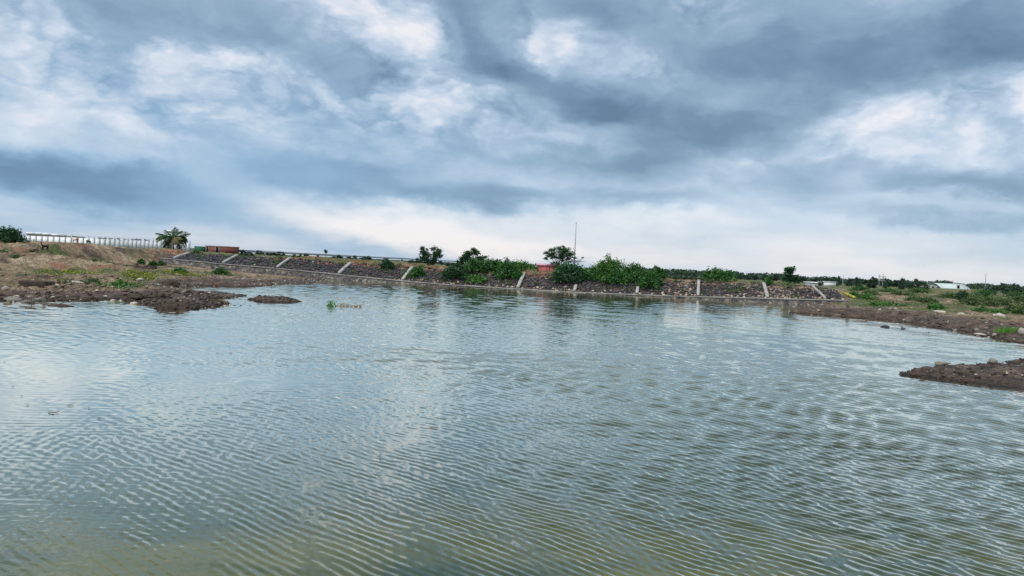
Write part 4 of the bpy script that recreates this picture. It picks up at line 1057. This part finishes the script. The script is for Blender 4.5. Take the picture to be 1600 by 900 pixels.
# ------------------------------------------------------------------ palms
def frond(g, L_, az_, el_, rs, width, n=16, droop=1.0, ragged=0.2):
    pts = []; p = Vector((0, 0, 0)); e = el_
    for k in range(n + 1):
        pts.append(p.copy()); p = p + Vector((math.cos(az_) * math.cos(e), math.sin(az_) * math.cos(e), math.sin(e))) * (L_ / n); e -= droop * (.5 + k / n) * 1.9 / n
    g.tube(pts, [.035 * (1 - .75 * k / n) * L_ / 3 + .008 for k in range(n + 1)], 4)
    side = Vector((-math.sin(az_), math.cos(az_), 0))
    v = []; q = []
    for k in range(2, n * 3):
        u = k / (n * 3); i = min(int(u * n), n - 1); c = pts[i].lerp(pts[i + 1], u * n - i); d = (pts[i + 1] - pts[i]).normalized()
        ln = width * math.sin(math.pi * min(1, u * .92 + .08)) ** .6 * rs.uniform(1 - ragged, 1)
        for sg in (-1, 1):
            tip = c + side * sg * ln * .78 + d * ln * .45 + Vector((0, 0, -ln * rs.uniform(.35, .7)))
            w2 = d * (L_ / (n * 3) * .75)
            m_ = len(v); v += [c - w2, c + w2, tip + w2 * .35, tip - w2 * .35]; q.append((m_, m_ + 1, m_ + 2, m_ + 3))
    g.add([tuple(k) for k in v], q=q)
def palm(name, label, loc, H, crown, nf, seed, trunks=1, width=.55, group=None, upright=None):
    rs = random.Random(seed); root = thing(name, label, 'palm tree', loc, 0, group)
    for k in range(trunks):
        g = G(); x = (k - (trunks - 1) / 2) * .38
        g.tube([(x, 0, -.2), (x * .9, 0, H * .5), (x * .5, 0, H)], [.13, .10, .09], 8); g.build('trunk', M_BARK, root)
    for k in range(nf):
        g = G(); a_ = 6.28 * k / nf + rs.uniform(-.25, .25); el_ = rs.uniform(.0, .95)
        old = rs.random() < .28
        frond(g, crown * rs.uniform(.8, 1.1), a_, el_ if not old else rs.uniform(.2, .7), rs, width, droop=rs.uniform(.8, 1.35))
        o = g.build('frond', M_PALMOLD if old else M_PALM, root); o.location = (0, 0, H)
    if upright:
        for a_, e_, L_ in upright:
            g = G(); frond(g, L_, a_, e_, rs, width, droop=.35); o = g.build('frond', M_PALM, root); o.location = (0, 0, H)
    return root
b = gp(269, 390, 118); pz = at(269, 374, 118).z
palm('palm_tree', 'bushy palm tree with drooping fronds standing before the white wall', b, max(.9, pz - b.z), 2.65, 27, 5, 2, .85, upright=((1.4, 1.5, 2.1), (1.0, 1.35, 2.0), (.3, 1.05, 2.0), (2.7, .95, 2.3), (3.1, .55, 2.9), (0.0, .6, 3.0)))
pp = palm('palm_tree', 'small far palm', (0, 0, 0), 3.0, 1.7, 11, 8, 1, .5, 'palms on the right horizon')
spots = [(1519, 444.5), (1527, 444), (1534, 444.5), (1556, 447.5), (1563, 446.5), (1570, 445), (1577, 445.5), (1585, 447), (1592, 448.5), (1599, 449), (1512, 445), (1608, 449)]
for k, (px, yt) in enumerate(spots):
    b = gp(px, 450, 235); h_ = (at(px, yt, 235).z - b.z) / 3.6
    lab = 'dark palm in the short group between warehouse and slender pole' if px < 1540 else 'dark palm in the long group at the right edge of the horizon'
    if k == 0: pp.location = b; pp.scale = (h_,) * 3; pp['label'] = lab
    else: copy_thing(pp, b, k * 1.3, h_, lab)

# ------------------------------------------------------------------ left bank plants
b = gp(14, 380, 92)
arching('thorn_bush', 'big dark thorn bush with arching branches at the left edge', 'bush', b + Vector((-.4, 0, 0)), 1.9, 5.6, M_DARK, 60, .15, 81, None, 80, .1)
for lab, px, dep, H, wpx, mat, sd in (('small dark round bush on the bank left of the palm', 221, 96, .75, 15, M_MID, 82), ('dark bush right beside the small round bush left of the palm', 239, 94, .75, 15, M_MID, 83), ('low grey green bush at the left end of the stone wall', 252, 98, .7, 18, M_SCRUB, 84),
                             ('green bush on the ground in front of the left part of the wall', 346, 86, .75, 34, M_MID, 85), ('light green weed bush left of the bush before the wall', 282, 74, .65, 30, M_LIGHT, 86), ('brown green tuft bush on the crest at the start of the wall', 306, 112, .6, 30, M_SCRUB, 87)):
    b = gp(px, 400, dep); arching('low_bush', lab, 'bush', b, H, px2m(wpx, dep), mat, 16, .11, sd, None, 46, .1)
for k, (px, dep, H, wpx) in enumerate(((28, 66, .35, 30), (60, 78, .35, 34), (95, 84, .40, 40), (150, 70, .30, 30), (165, 86, .40, 36), (200, 80, .35, 30), (135, 52, .28, 34), (112, 50, .30, 40), (150, 49, .25, 30), (5, 76, .4, 24))):
    b = gp(px, 400, dep); arching('low_bush', 'dull low scrub tuft, %s from the left among those on the left bank' % ORD[sorted((28, 60, 95, 150.5, 165, 200, 135, 112, 150, 5)).index(px if k != 3 else 150.5)], 'bush', b, H, px2m(wpx, dep), M_SCRUB, 12, .09, 140 + k, 'scrub tufts on the left bank', 30, .1, 1.0)
# green scrub on the right bank
SCR = [(1352, 470, 88, .55, 40, M_LIGHT), (1378, 474, 82, .6, 48, M_LIGHT), (1402, 478, 78, .45, 36, M_MID), (1362, 464, 95, .6, 36, M_SCRUB), (1430, 470, 88, .5, 40, M_SCRUB), (1462, 486, 63, .4, 34, M_MID), (1452, 470, 86, .5, 34, M_SCRUB),
       (1505, 466, 92, 1.3, 22, M_DARK), (1520, 472, 82, .9, 50, M_SCRUB), (1545, 470, 84, 1.0, 50, M_SCRUB), (1535, 480, 70, .8, 46, M_LIGHT), (1570, 468, 86, .9, 48, M_SCRUB), (1590, 476, 74, .9, 50, M_SCRUB), (1560, 482, 68, .6, 40, M_LIGHT),
       (1598, 464, 92, 1.0, 44, M_SCRUB), (1480, 462, 105, .7, 46, M_SCRUB), (1412, 462, 105, .6, 50, M_SCRUB), (1385, 458, 118, .7, 50, M_MID), (1345, 456, 125, .8, 40, M_MID), (1440, 458, 125, .9, 50, M_MID), (1540, 458, 120, 1.0, 60, M_MID), (1585, 457, 125, 1.0, 50, M_MID), (1620, 470, 80, 1.0, 50, M_SCRUB), (1335, 466, 89, .6, 22, M_MID)]
lbl = {id(M_LIGHT): 'bright', id(M_MID): 'deep', id(M_SCRUB): 'dull', id(M_DARK): 'dark'}
def rowof(d): return 'front' if d < 77 else 'middle' if d < 95 else 'back'
rank = {}
for rw in ('front', 'middle', 'back'):
    for j, k in enumerate(sorted((k for k in range(len(SCR)) if rowof(SCR[k][2]) == rw), key=lambda k: SCR[k][0])): rank[k] = (rw, ORD[j])
for k, (px, py, dep, H, wpx, mat) in enumerate(SCR):
    b = gp(px, 450, dep); arching('scrub_bush', {0: 'low bright green bush nearest the yellow parapet', 7: 'upright dark bush rising from the scrub on the right bank'}.get(k, lbl[id(mat)] + (' scrub bush' if mat is M_DARK else ' green scrub bush') + ', %s from the left in the %s row on the right bank' % (rank[k][1], rank[k][0])), 'bush', b, H, px2m(wpx, dep), mat, 16 if H < .8 else 22, .12, 100 + k, 'scrub bushes on the right bank', 44, .15, 1.0)
b = gp(1577, 520, 45.5)
dead = G(); rg = np.random.default_rng(9); 
for k in range(260):
    x, y = rg.normal(0, .30), rg.normal(0, .22); h_ = rg.uniform(.16, .42); l_ = rg.normal(0, .10, 2)
    dead.add([(x - .014, y, -.05), (x + .014, y, -.05), (x + l_[0], y + l_[1], h_)], t=[(0, 1, 2)])
b.z = max(b.z, .04)
M_REED = foliage('fresh_grass', (.10, .26, .035), .35, .5)
tag(dead.build('grass_tuft', M_REED, loc=b), 'bright green grass tuft at the water edge among the right shore rocks', 'grass tuft')

# grass and weeds
def scatter(n, box, fn, rg):
    x = rg.uniform(box[0], box[1], n); y = rg.uniform(box[2], box[3], n)
    z, d, em, dn, s_, isl = ground(x, y, True); gr = green(x, y, d, em, dn)
    keep = (np.abs(x / y) < .70) & (z > .05) & (~isl) & (rg.random(n) < fn(gr, d, em, dn, x, y))
    return x[keep], y[keep], z[keep], em[keep], dn[keep], gr[keep]
def tufts(x, y, z, rg, hmin, hmax, blades, spread, mat, name):
    g = G(); n = len(x) * blades
    X_ = np.repeat(x, blades) + rg.normal(0, spread, n); Y_ = np.repeat(y, blades) + rg.normal(0, spread, n); Z_ = np.repeat(z, blades)
    hh = np.repeat(rg.uniform(hmin, hmax, len(x)), blades) * rg.uniform(.5, 1.1, n); w2 = rg.uniform(.012, .035, n)
    th = rg.uniform(0, 6.28, n); lx, ly = rg.normal(0, .35, n) * hh, rg.normal(0, .35, n) * hh
    v = np.stack([np.stack([X_ - np.cos(th) * w2, Y_ - np.sin(th) * w2, Z_ - .03], 1), np.stack([X_ + np.cos(th) * w2, Y_ + np.sin(th) * w2, Z_ - .03], 1), np.stack([X_ + lx, Y_ + ly, Z_ + hh], 1)], 1).reshape(-1, 3)
    g.add(v, t=np.arange(n * 3).reshape(-1, 3)); o = g.build(name, mat); tag(o, kind='stuff'); return o
rg = np.random.default_rng(21)
x, y, z, em, dn, gr = scatter(60000, (-75, 90, 38, 128), lambda gr, d, em, dn, x, y: np.where(em > .3, .0, np.clip((gr - .25) * .9, 0, 1)), rg)
lite = rg.random(len(x)) < .35
tufts(x[~lite], y[~lite], z[~lite], rg, .08, .24, 7, .14, M_SCRUB, 'grass'); tufts(x[lite], y[lite], z[lite], rg, .08, .26, 7, .13, M_LIGHT, 'grass')
x, y, z, em, dn, gr = scatter(52000, (-60, 62, 80, 124), lambda gr, d, em, dn, x, y: np.where((em > .3) & (dn > 3.3), .75 * ss(fbm(x * .45, y * .45, 5, 4), .46, .6), 0), rg)
d_ = rg.random(len(x)) < .55
tufts(x[d_], y[d_], z[d_], rg, .10, .34, 6, .13, M_DRY, 'dry_grass'); tufts(x[~d_], y[~d_], z[~d_], rg, .08, .30, 6, .13, M_SCRUB, 'grass')
# yellow-green weed mats on the left bank
M_WEED = foliage('yellow_weeds', (.23, .26, .035), .35, .5)
g = G(); pts = []; pts2 = []
for cx, cy, rx, ry, k in PW[:7]:
    n = int(750 * k)
    xx = cx + rg.normal(0, rx * .30, n); yy = cy + rg.normal(0, ry * .30, n); zz = ground(xx, yy)
    nn = fbm(xx * 1.1, yy * 1.1, 99, 3); kp = (nn > .47) & (zz > .1)
    A = np.stack([xx, yy, zz + rg.uniform(.02, .26, n)], 1)[kp]; (pts if cx < at(200, 410, 60).x or cy > 60 and cy < 70 else pts2).append(A)
leaves(g, np.concatenate(pts), .13, rg, 1.5); tag(g.build('weeds', M_WEED), kind='stuff')
if pts2: g = G(); leaves(g, np.concatenate(pts2), .13, rg, 1.5); tag(g.build('weeds', M_LIGHT), kind='stuff')

# ------------------------------------------------------------------ stones
g = G()
n = 60000; x = rg.uniform(-48, 75, n); y = rg.uniform(24, 100, n)
z, d, em, dn, s_, isl = ground(x, y, True)
cl = fbm(x * .35, y * .35, 33, 4, .6)
pr = (np.exp(-np.abs(d - .4) / 1.3) * .55 + .22 * ss(cl, .50, .64)) * ss(d, -.9, -.2) * (em < .2) * (np.abs(x / y) < .69)
pr = pr + .6 * np.exp(-(((x - at(360, 440, 76).x) / 5) ** 2 + ((y - 78) / 6) ** 2)) * (d > -.6) * (em < .2)
kp = rg.random(n) < pr
for xx, yy, zz, ii_ in zip(x[kp], y[kp], z[kp], isl[kp]):
    sz = (rg.uniform(.06, .20) if rg.random() < .85 else rg.uniform(.2, .38)) * (.5 if ii_ else 1); rock(g, (xx, yy, max(zz, -.03) + sz * .12), (sz, sz * .8, sz * .55), rng, 1, rg.random() ** (2.4 if xx > 15 else 1.4))
ob = g.build('rubble', M_PALE, attr='tone'); tag(ob, kind='stuff')
print('rubble', kp.sum())

def stone(name, label, px, py, wpx, hpx, tone, mat=None, flat=.0, group=None, depth=None, cat='rock', sub=2, lift=.3, dep=.7):
    q = onz(px, py, .03) if depth is None else at(px, py, depth)
    z0 = gz(q.x, q.y); w_ = px2m(wpx, q.y); h_ = px2m(hpx, q.y)
    g = G(); rock(g, (0, 0, 0), (w_, w_ * dep, h_ * 1.25), rng, sub, tone, 10, flat)
    o = g.build(name, mat or M_PALE, loc=(q.x, q.y + w_ * dep * .3, max(z0, -.02) + h_ * (lift - .12)), attr='tone')
    return tag(o, label, cat, group)
ST = [
 ('pale flat slab of stone lying on the left bank above the shore', 113, 458, 40, 9, .92, 50), ('pale pointed stone beside the pale flat slab', 84, 463, 10, 6, .95, 47), ('rounded stone at the left end of the pale slab', 91, 464, 9, 6, .8, 47),
 ('pale stone on the soil above the muddy spit', 216, 438, 14, 5, .95, 60), ('long tan slab lying in the brown soil at the right shore', 1469, 504, 28, 7, .85, None), ('big pale boulder on the right shore by the grass tuft', 1564, 514, 22, 11, .95, None),
 ('wide brown boulder cut by the right edge beside the grass tuft', 1599, 531, 18, 13, .75, None), ('dark flat stone left of the big pale boulder', 1542, 521, 16, 5, .25, None), ('flat whitish stone at the waterline below the big pale boulder', 1534, 524.5, 20, 4, .95, None),
 ('dark flat stone with white front edge by the grass tuft', 1556, 527, 14, 5, .6, None), ('small brown stone left of the grass tuft group', 1528, 520, 10, 5, .5, None), ('pale stone in the dark soil above the grass tuft', 1556, 504, 13, 4, .95, 60),
 ('tan stone on the soil right of the long tan slab', 1503, 503, 14, 5, .8, 58), ('white speck of stone on the tip of the right bank', 1374, 497, 5, 4, 1.0, None),
]
for lab, px, py, w_, h_, tone, dep in ST: stone('rock', lab, px, py, w_, h_, tone, depth=dep)
stone('rock', 'dark pointed rock standing in the water off the right bank', 1385, 511, 17, 6.5, .0, M_ROCK, depth=None, dep=.6)
stone('rock', 'low dark rock with a small knob in the water right of the pointed one', 1412, 513.5, 16, 4, .0, M_ROCK, dep=.5)
stone('rock', 'small knob shaped dark rock on the low rock in the water', 1410, 512.8, 5, 8, .05, M_ROCK, dep=.8)
stone('rock', 'thin dark rock awash nearest the right bank', 1432, 511.5, 14, 3, .1, M_ROCK, dep=.5)
stone('rock', 'pale topped rock standing alone in the water off the left shore', 208, 474.5, 13, 5.5, .9, M_PALE, dep=.8)
stone('rock', 'large rounded brown boulder on the muddy islet', 1479, 580, 36, 11, .34, M_PALE, dep=.7, sub=3, lift=.22)
stone('rock', 'smaller rounded brown boulder on the muddy islet', 1552, 579, 23, 11, .34, M_PALE, dep=.7, sub=3, lift=.22)
stone('rock', 'small white stone on the front of the muddy islet', 1573, 597, 7, 5, 1.0, M_PALE, lift=.5)
stone('rock', 'dark stone at the right edge of the muddy islet', 1597, 584, 9, 8, .12, M_PALE, lift=.5)
for k_, (px, py, w_, h_) in enumerate(((6, 452, 26, 12), (14, 463, 38, 8), (30, 455, 14, 8), (8, 468, 20, 6), (42, 466, 24, 7), (60, 463, 30, 7), (75, 458, 20, 7))):
    stone('rock', ['tallest brown rock cut by the left picture edge', 'long flat brown rock below the tallest one at the left edge', 'small brown rock just left of the earth block', 'lowest brown rock of the heap at the left edge', 'brown rock at the foot of the dry plants', 'wide brown rock under the front of the earth block', 'brown rock at the right foot of the earth block'][k_], px, py, w_, h_, R.uniform(.1, .55), depth=2.86 * FPX / (py + 3 - hor(px)), group='broken rocks heaped at the left shore edge')
stone('rock', 'small white stone at the waterline in the left corner', 24, 466.5, 12, 3.5, 1.0, dep=.6)
for k, (px, py) in enumerate(((1562, 566), (1582, 562), (1571, 573), (1558, 562), (1592, 561), (1452, 519), (1238, 481), (1228, 480), (366, 476.5), (376, 476.5), (390, 477))):
    stone('rock', 'small dark stone barely breaking the water surface', px, py, R.uniform(3, 7), 2, .05, M_ROCK, group='small dark stones awash')
# clods of dark mud along the shores, on the spit and the islets; clods of dry earth over the left bank
x = np.concatenate([rg.uniform(-48, 75, 90000), rg.uniform(-30, -10, 26000), rg.uniform(10, 34, 22000)]); y = np.concatenate([rg.uniform(24, 100, 90000), rg.uniform(34, 50, 26000), rg.uniform(20, 48, 22000)])
z, d, em, dn, s_, isl = ground(x, y, True)
inn = (np.abs(x / y) < .70) & (em < .2)
mudp = ((d > -.15) & (d < 3.2)) * (.24 * np.exp(-np.clip(d, 0, 9) / 1.6)) + isl * (d > -.12) * .22
dryp = (d > 2) * (x < -5) * (y < 98) * .20 * ss(fbm(x * .4, y * .4, 36, 4, .6), .46, .62)
u_ = rg.random(len(x)); g1 = G(); g2 = G(); c1 = c2 = 0
for k in np.nonzero(inn & (u_ < np.maximum(mudp, dryp)))[0]:
    wet_ = mudp[k] > dryp[k]; sz = (.05 + .26 * rg.random() ** 2.2) * (.62 if isl[k] else 1) * (1.25 if not wet_ else 1)
    rock(g1 if wet_ else g2, (x[k], y[k], max(z[k], 0) + sz * .10), (sz * 1.2, sz, sz * .62), rng, 1, 0, 5)
    c1 += wet_; c2 += not wet_
print('clods', c1, c2)
M_MUDL = plain('dark_earth', (.058, .043, .034), .9, .55, 2.2, bump=.04)
M_EARTH = plain('brown_earth', (.19, .14, .10), .92, .5, 1.2, bump=.04)
tag(g1.build('mud_clods', M_MUDL), kind='stuff'); tag(g2.build('earth_clods', M_EARTH), kind='stuff')
# mud and earth lumps
def mound(name, label, px, py, w_, h_, mat, depth, deep=1.0, seed=0, cat='mound'):
    q = at(px, py, depth); z0 = gz(q.x, q.y); W_, H_ = px2m(w_, depth), px2m(h_, depth)
    v, t_ = ICO[3]; v = v.copy(); r = 1 + .7 * (fbm(v[:, 0] * 2.2 + seed, v[:, 1] * 2.2 + v[:, 2] * 1.7, seed + 3, 4) - .5) * 2 * .5
    r *= 1 + .34 * (fbm(v[:, 0] * 9 + seed, v[:, 1] * 9 + v[:, 2] * 8, seed + 9, 3) - .5) * 2
    p_ = v * r[:, None] * np.array([W_ / 2, W_ / 2 * deep, H_]); p_[:, 2] = np.maximum(p_[:, 2], -.12)
    g = G(); g.add(p_, t=t_); rr_ = np.random.default_rng(seed + 50)
    for k in range(int(60 * W_)):
        c = p_[rr_.integers(0, len(p_))]; sz = rr_.uniform(.07, .2) if True else 0
        if c[2] > -.05: rock(g, tuple(c), (sz * 1.3, sz, sz * .8), rr_, 1, 0, 5)
    o = g.build(name, mat, loc=(q.x, q.y, max(z0, 0) - .03)); return tag(o, label, cat)
mound('earth_mound', 'dark brown crumbly soil mound at the root of the muddy spit', 268, 450, 28, 10, M_MUDL, 57, .6, 1)
mound('earth_mound', 'rounded dark soil heap on the spit beside the water', 275, 474, 62, 12, M_MUDL, 39, .5, 2)
mound('earth_mound', 'low dark soil heap in the left part of the muddy spit', 236, 464, 60, 9, M_MUDL, 44, .6, 3)
mound('earth_mound', 'long reddish earth mound before the white wall left of the palm', 175, 396, 90, 7, M_EARTH, 88, .5, 4)
mound('earth_mound', 'small reddish heap left of the black goat', 47, 386, 24, 5, M_EARTH, 88, .5, 5)
mound('earth_mound', 'brown heap below the round bushes left of the wall', 232, 402, 26, 7, M_MUDL, 86, .5, 6)
# broken earth block at the left shore
q = at(58, 447, 45); z0 = gz(q.x, q.y)
g = G(); v = []; n_ = 14
W_, D_, H_ = px2m(46, 45), 1.1, .52
v, t_ = ICO[3]; vv = np.sign(v) * np.abs(v) ** .32; vv = vv / np.abs(vv).max(0); nz = (fbm(vv[:, 0] * 3 + 5, vv[:, 1] * 3 + vv[:, 2] * 2.5, 17, 4) - .5) * .32
vv = vv * (1 + nz[:, None]); g.add(vv * np.array([W_ / 2, D_ / 2, H_ / 2]), t=t_)
tag(g.build('earth_block', M_MUDL, loc=(q.x, q.y, max(z0, .25) + H_ * .35)), 'blocky dark chunk of cut earth at the left shore behind the dry twigs', 'earth block')

# dead plants standing in the water, driftwood, floating litter
q = onz(50, 474); dead_twigs('dry_plant', 'pale dry leafless plant standing in shallow water in the left corner', q, .62, .55, 7, 121)
q = onz(69, 474.5); dead_twigs('dry_plant', 'pale dry leafless plant just right of its twin before the earth block', q, .60, .5, 6, 122)
q = onz(1333, 495); dead_twigs('dry_plant', 'pale dead brush on the right bank below the bright green bushes', Vector((q.x, q.y + 1, gz(q.x, q.y + 1))), 1.0, .8, 12, 123)
q = onz(83, 478); g = G(); g.tube([(-.25, 0, .02), (.3, .05, .05), (.95, .1, .0)], [.05, .09, .03], 7); g.tube([(.3, 0, .05), (.45, 0, .2)], [.03, .012], 5)
tag(g.build('driftwood', M_BARK, loc=q), 'dark piece of driftwood floating by the left shore under the dry plants', 'driftwood')
rgw = np.random.default_rng(5)
def waterweed(label, px, py, wpx, hpx, n, mat):
    q = onz(px, py); g = G(); W_ = px2m(wpx, q.y)
    P_ = np.stack([rgw.normal(0, W_ * .28, n), rgw.normal(0, .25, n), rgw.uniform(0, 1, n) ** 1.5 * px2m(hpx, q.y)], 1)
    leaves(g, P_, .07, rgw, 1.8); 
    for k in range(10): 
        a_ = P_[rgw.integers(0, n)]; g.tube([(a_[0] * .7, a_[1], -.05), tuple(a_)], [.012, .006], 4)
    tag(g.build('water_plant', mat, loc=q), label, 'water plant')
waterweed('pale green leafy plant rising from open water left of centre', 517, 479, 12, 9, 120, M_LIGHT)
waterweed('sparse brownish plant tips trailing right of the leafy water plant', 536, 478.5, 22, 4, 60, M_DRY)
waterweed('low string of dry plant bits at the right end of the water plants', 556, 479.5, 20, 3.5, 80, M_DRY)
waterweed('pale dry weed tuft on the tip of the muddy spit', 346, 474, 16, 8, 140, M_DRY)
waterweed('green weed tuft on the spit behind the dark soil heap', 301, 463, 10, 8, 110, M_LIGHT)
FL = [(82, 645, 14), (109, 634, 10), (20, 605, 5), (34, 619, 4), (43, 634, 5), (139, 638, 4), (192, 635, 4), (155, 653, 6), (346, 633, 3), (346, 653, 3), (340, 552, 5), (361, 551, 5), (571, 654, 4), (725, 619, 10), (677, 669, 14), (7, 566, 4), (956, 473, 4), (594, 715, 3)]
for k, (px, py, w_) in enumerate(FL):
    q = onz(px, py); L_ = px2m(w_, q.y); g = G(); a_ = R.uniform(-.5, .5)
    g.tube([(-L_ / 2, 0, .006), (0, a_ * L_ * .2, .014), (L_ / 2, a_ * L_ * .5, .006)], [.003, .004 + L_ * .03, .003], 5)
    if k in (0, 14): 
        for j in range(5): g.tube([(L_ * (j / 5 - .45), 0, .01), (L_ * (j / 5 - .3), L_ * R.uniform(-.5, .5), .02)], .006, 4)
    tag(g.build('floating_twig', M_BARK if k != 14 else M_DRY, loc=q), {0: 'largest dark twig afloat near the left edge of the pond', 14: 'yellowish twig afloat in the middle of the pond', 16: 'tiny dark twig afloat near the far wall'}.get(k, 'tiny dark twig floating on the open pond'), 'twig', None if k in (0, 14, 16) else 'tiny twigs floating on the pond')

# ------------------------------------------------------------------ goats
M_GBLACK = plain('black_hair', (.018, .017, .018), .8, .3, 6, bump=0)
M_GTAN, t = newmat('white_brown_hair')
p = t.node('ShaderNodeTexCoord').outputs['Object']; sx_ = t.node('ShaderNodeSeparateXYZ', {0: p}).outputs[0]
finish(M_GTAN, t, t.mix(t.step(t.math('ADD', sx_, t.math('MULTIPLY', t.noise(p, 5, 2), .2)), .22, .30), (.70, .64, .58), (.28, .10, .05)), .8)
def goat(label, loc, rz, mat, sc=1.0, graze=False):
    """faces -x; skin-modelled as one body"""
    root = thing('goat', label, 'goat', loc, rz)
    V = [(.30, 0, .66, .15), (.10, 0, .64, .17), (-.12, 0, .65, .165), (-.28, 0, .69, .14)]
    E = [(0, 1), (1, 2), (2, 3)]
    def chain(start, pts):
        i = start
        for q in pts: V.append(q); E.append((i, len(V) - 1)); i = len(V) - 1
        return i
    if graze: chain(3, [(-.42, 0, .60, .085), (-.54, 0, .42, .07), (-.60, 0, .24, .075), (-.68, 0, .10, .045)])
    else: chain(3, [(-.40, 0, .82, .085), (-.47, 0, .98, .07), (-.53, 0, 1.06, .075), (-.68, 0, 1.00, .042)])
    for sg in (-1, 1):
        chain(0, [(.34, sg * .09, .52, .085), (.25, sg * .10, .36, .048), (.36, sg * .10, .24, .032), (.34, sg * .10, .03, .030)])
        chain(3, [(-.28, sg * .09, .46, .06), (-.27, sg * .09, .28, .034), (-.28, sg * .09, .03, .030)])
    chain(0, [(.42, 0, .76, .035), (.50, 0, .84, .025)])
    me = bpy.data.meshes.new('body'); me.from_pydata([k[:3] for k in V], E, []); o = bpy.data.objects.new('body', me); C.objects.link(o); o.parent = root
    me.materials.append(mat)
    md = o.modifiers.new('skin', 'SKIN')
    for k, q in enumerate(V): me.skin_vertices[0].data[k].radius = (q[3], q[3]); me.skin_vertices[0].data[k].use_root = (k == 1)
    sb = o.modifiers.new('sub', 'SUBSURF'); sb.levels = 1; sb.render_levels = 1
    hx, hz = (-.60, .30) if graze else (-.50, 1.12)
    for sg in (-1, 1):
        g = G(); g.tube([(hx, sg * .05, hz), (hx + .06, sg * .14, hz - .03), (hx + .08, sg * .16, hz - .10)], [.03, .028, .008], 5); g.build('ear', mat, root)
        g = G(); g.tube([(hx, sg * .03, hz), (hx + .05, sg * .05, hz + .10), (hx + .12, sg * .06, hz + .15)], [.02, .014, .005], 5); g.build('horn', M_POST, root)
    root.scale = (sc,) * 3
    return root
for lab, px, py, dep, rz, mat, sc, gr in (('black goat walking left before the white boundary wall', 70.5, 377.5, 90, 0, M_GBLACK, .92, False), ('white goat with brown hindquarters standing before the boundary wall', 117.5, 379, 96, 0, M_GTAN, .95, False), ('small dark goat grazing behind the rise right of the white one', 138, 382, 100, 2.9, M_GBLACK, .7, True)):
    q = at(px, py, dep); zg = gz(q.x, q.y); goat(lab, (q.x, q.y, zg), rz, mat, sc, gr); print('goat', q.z, zg)
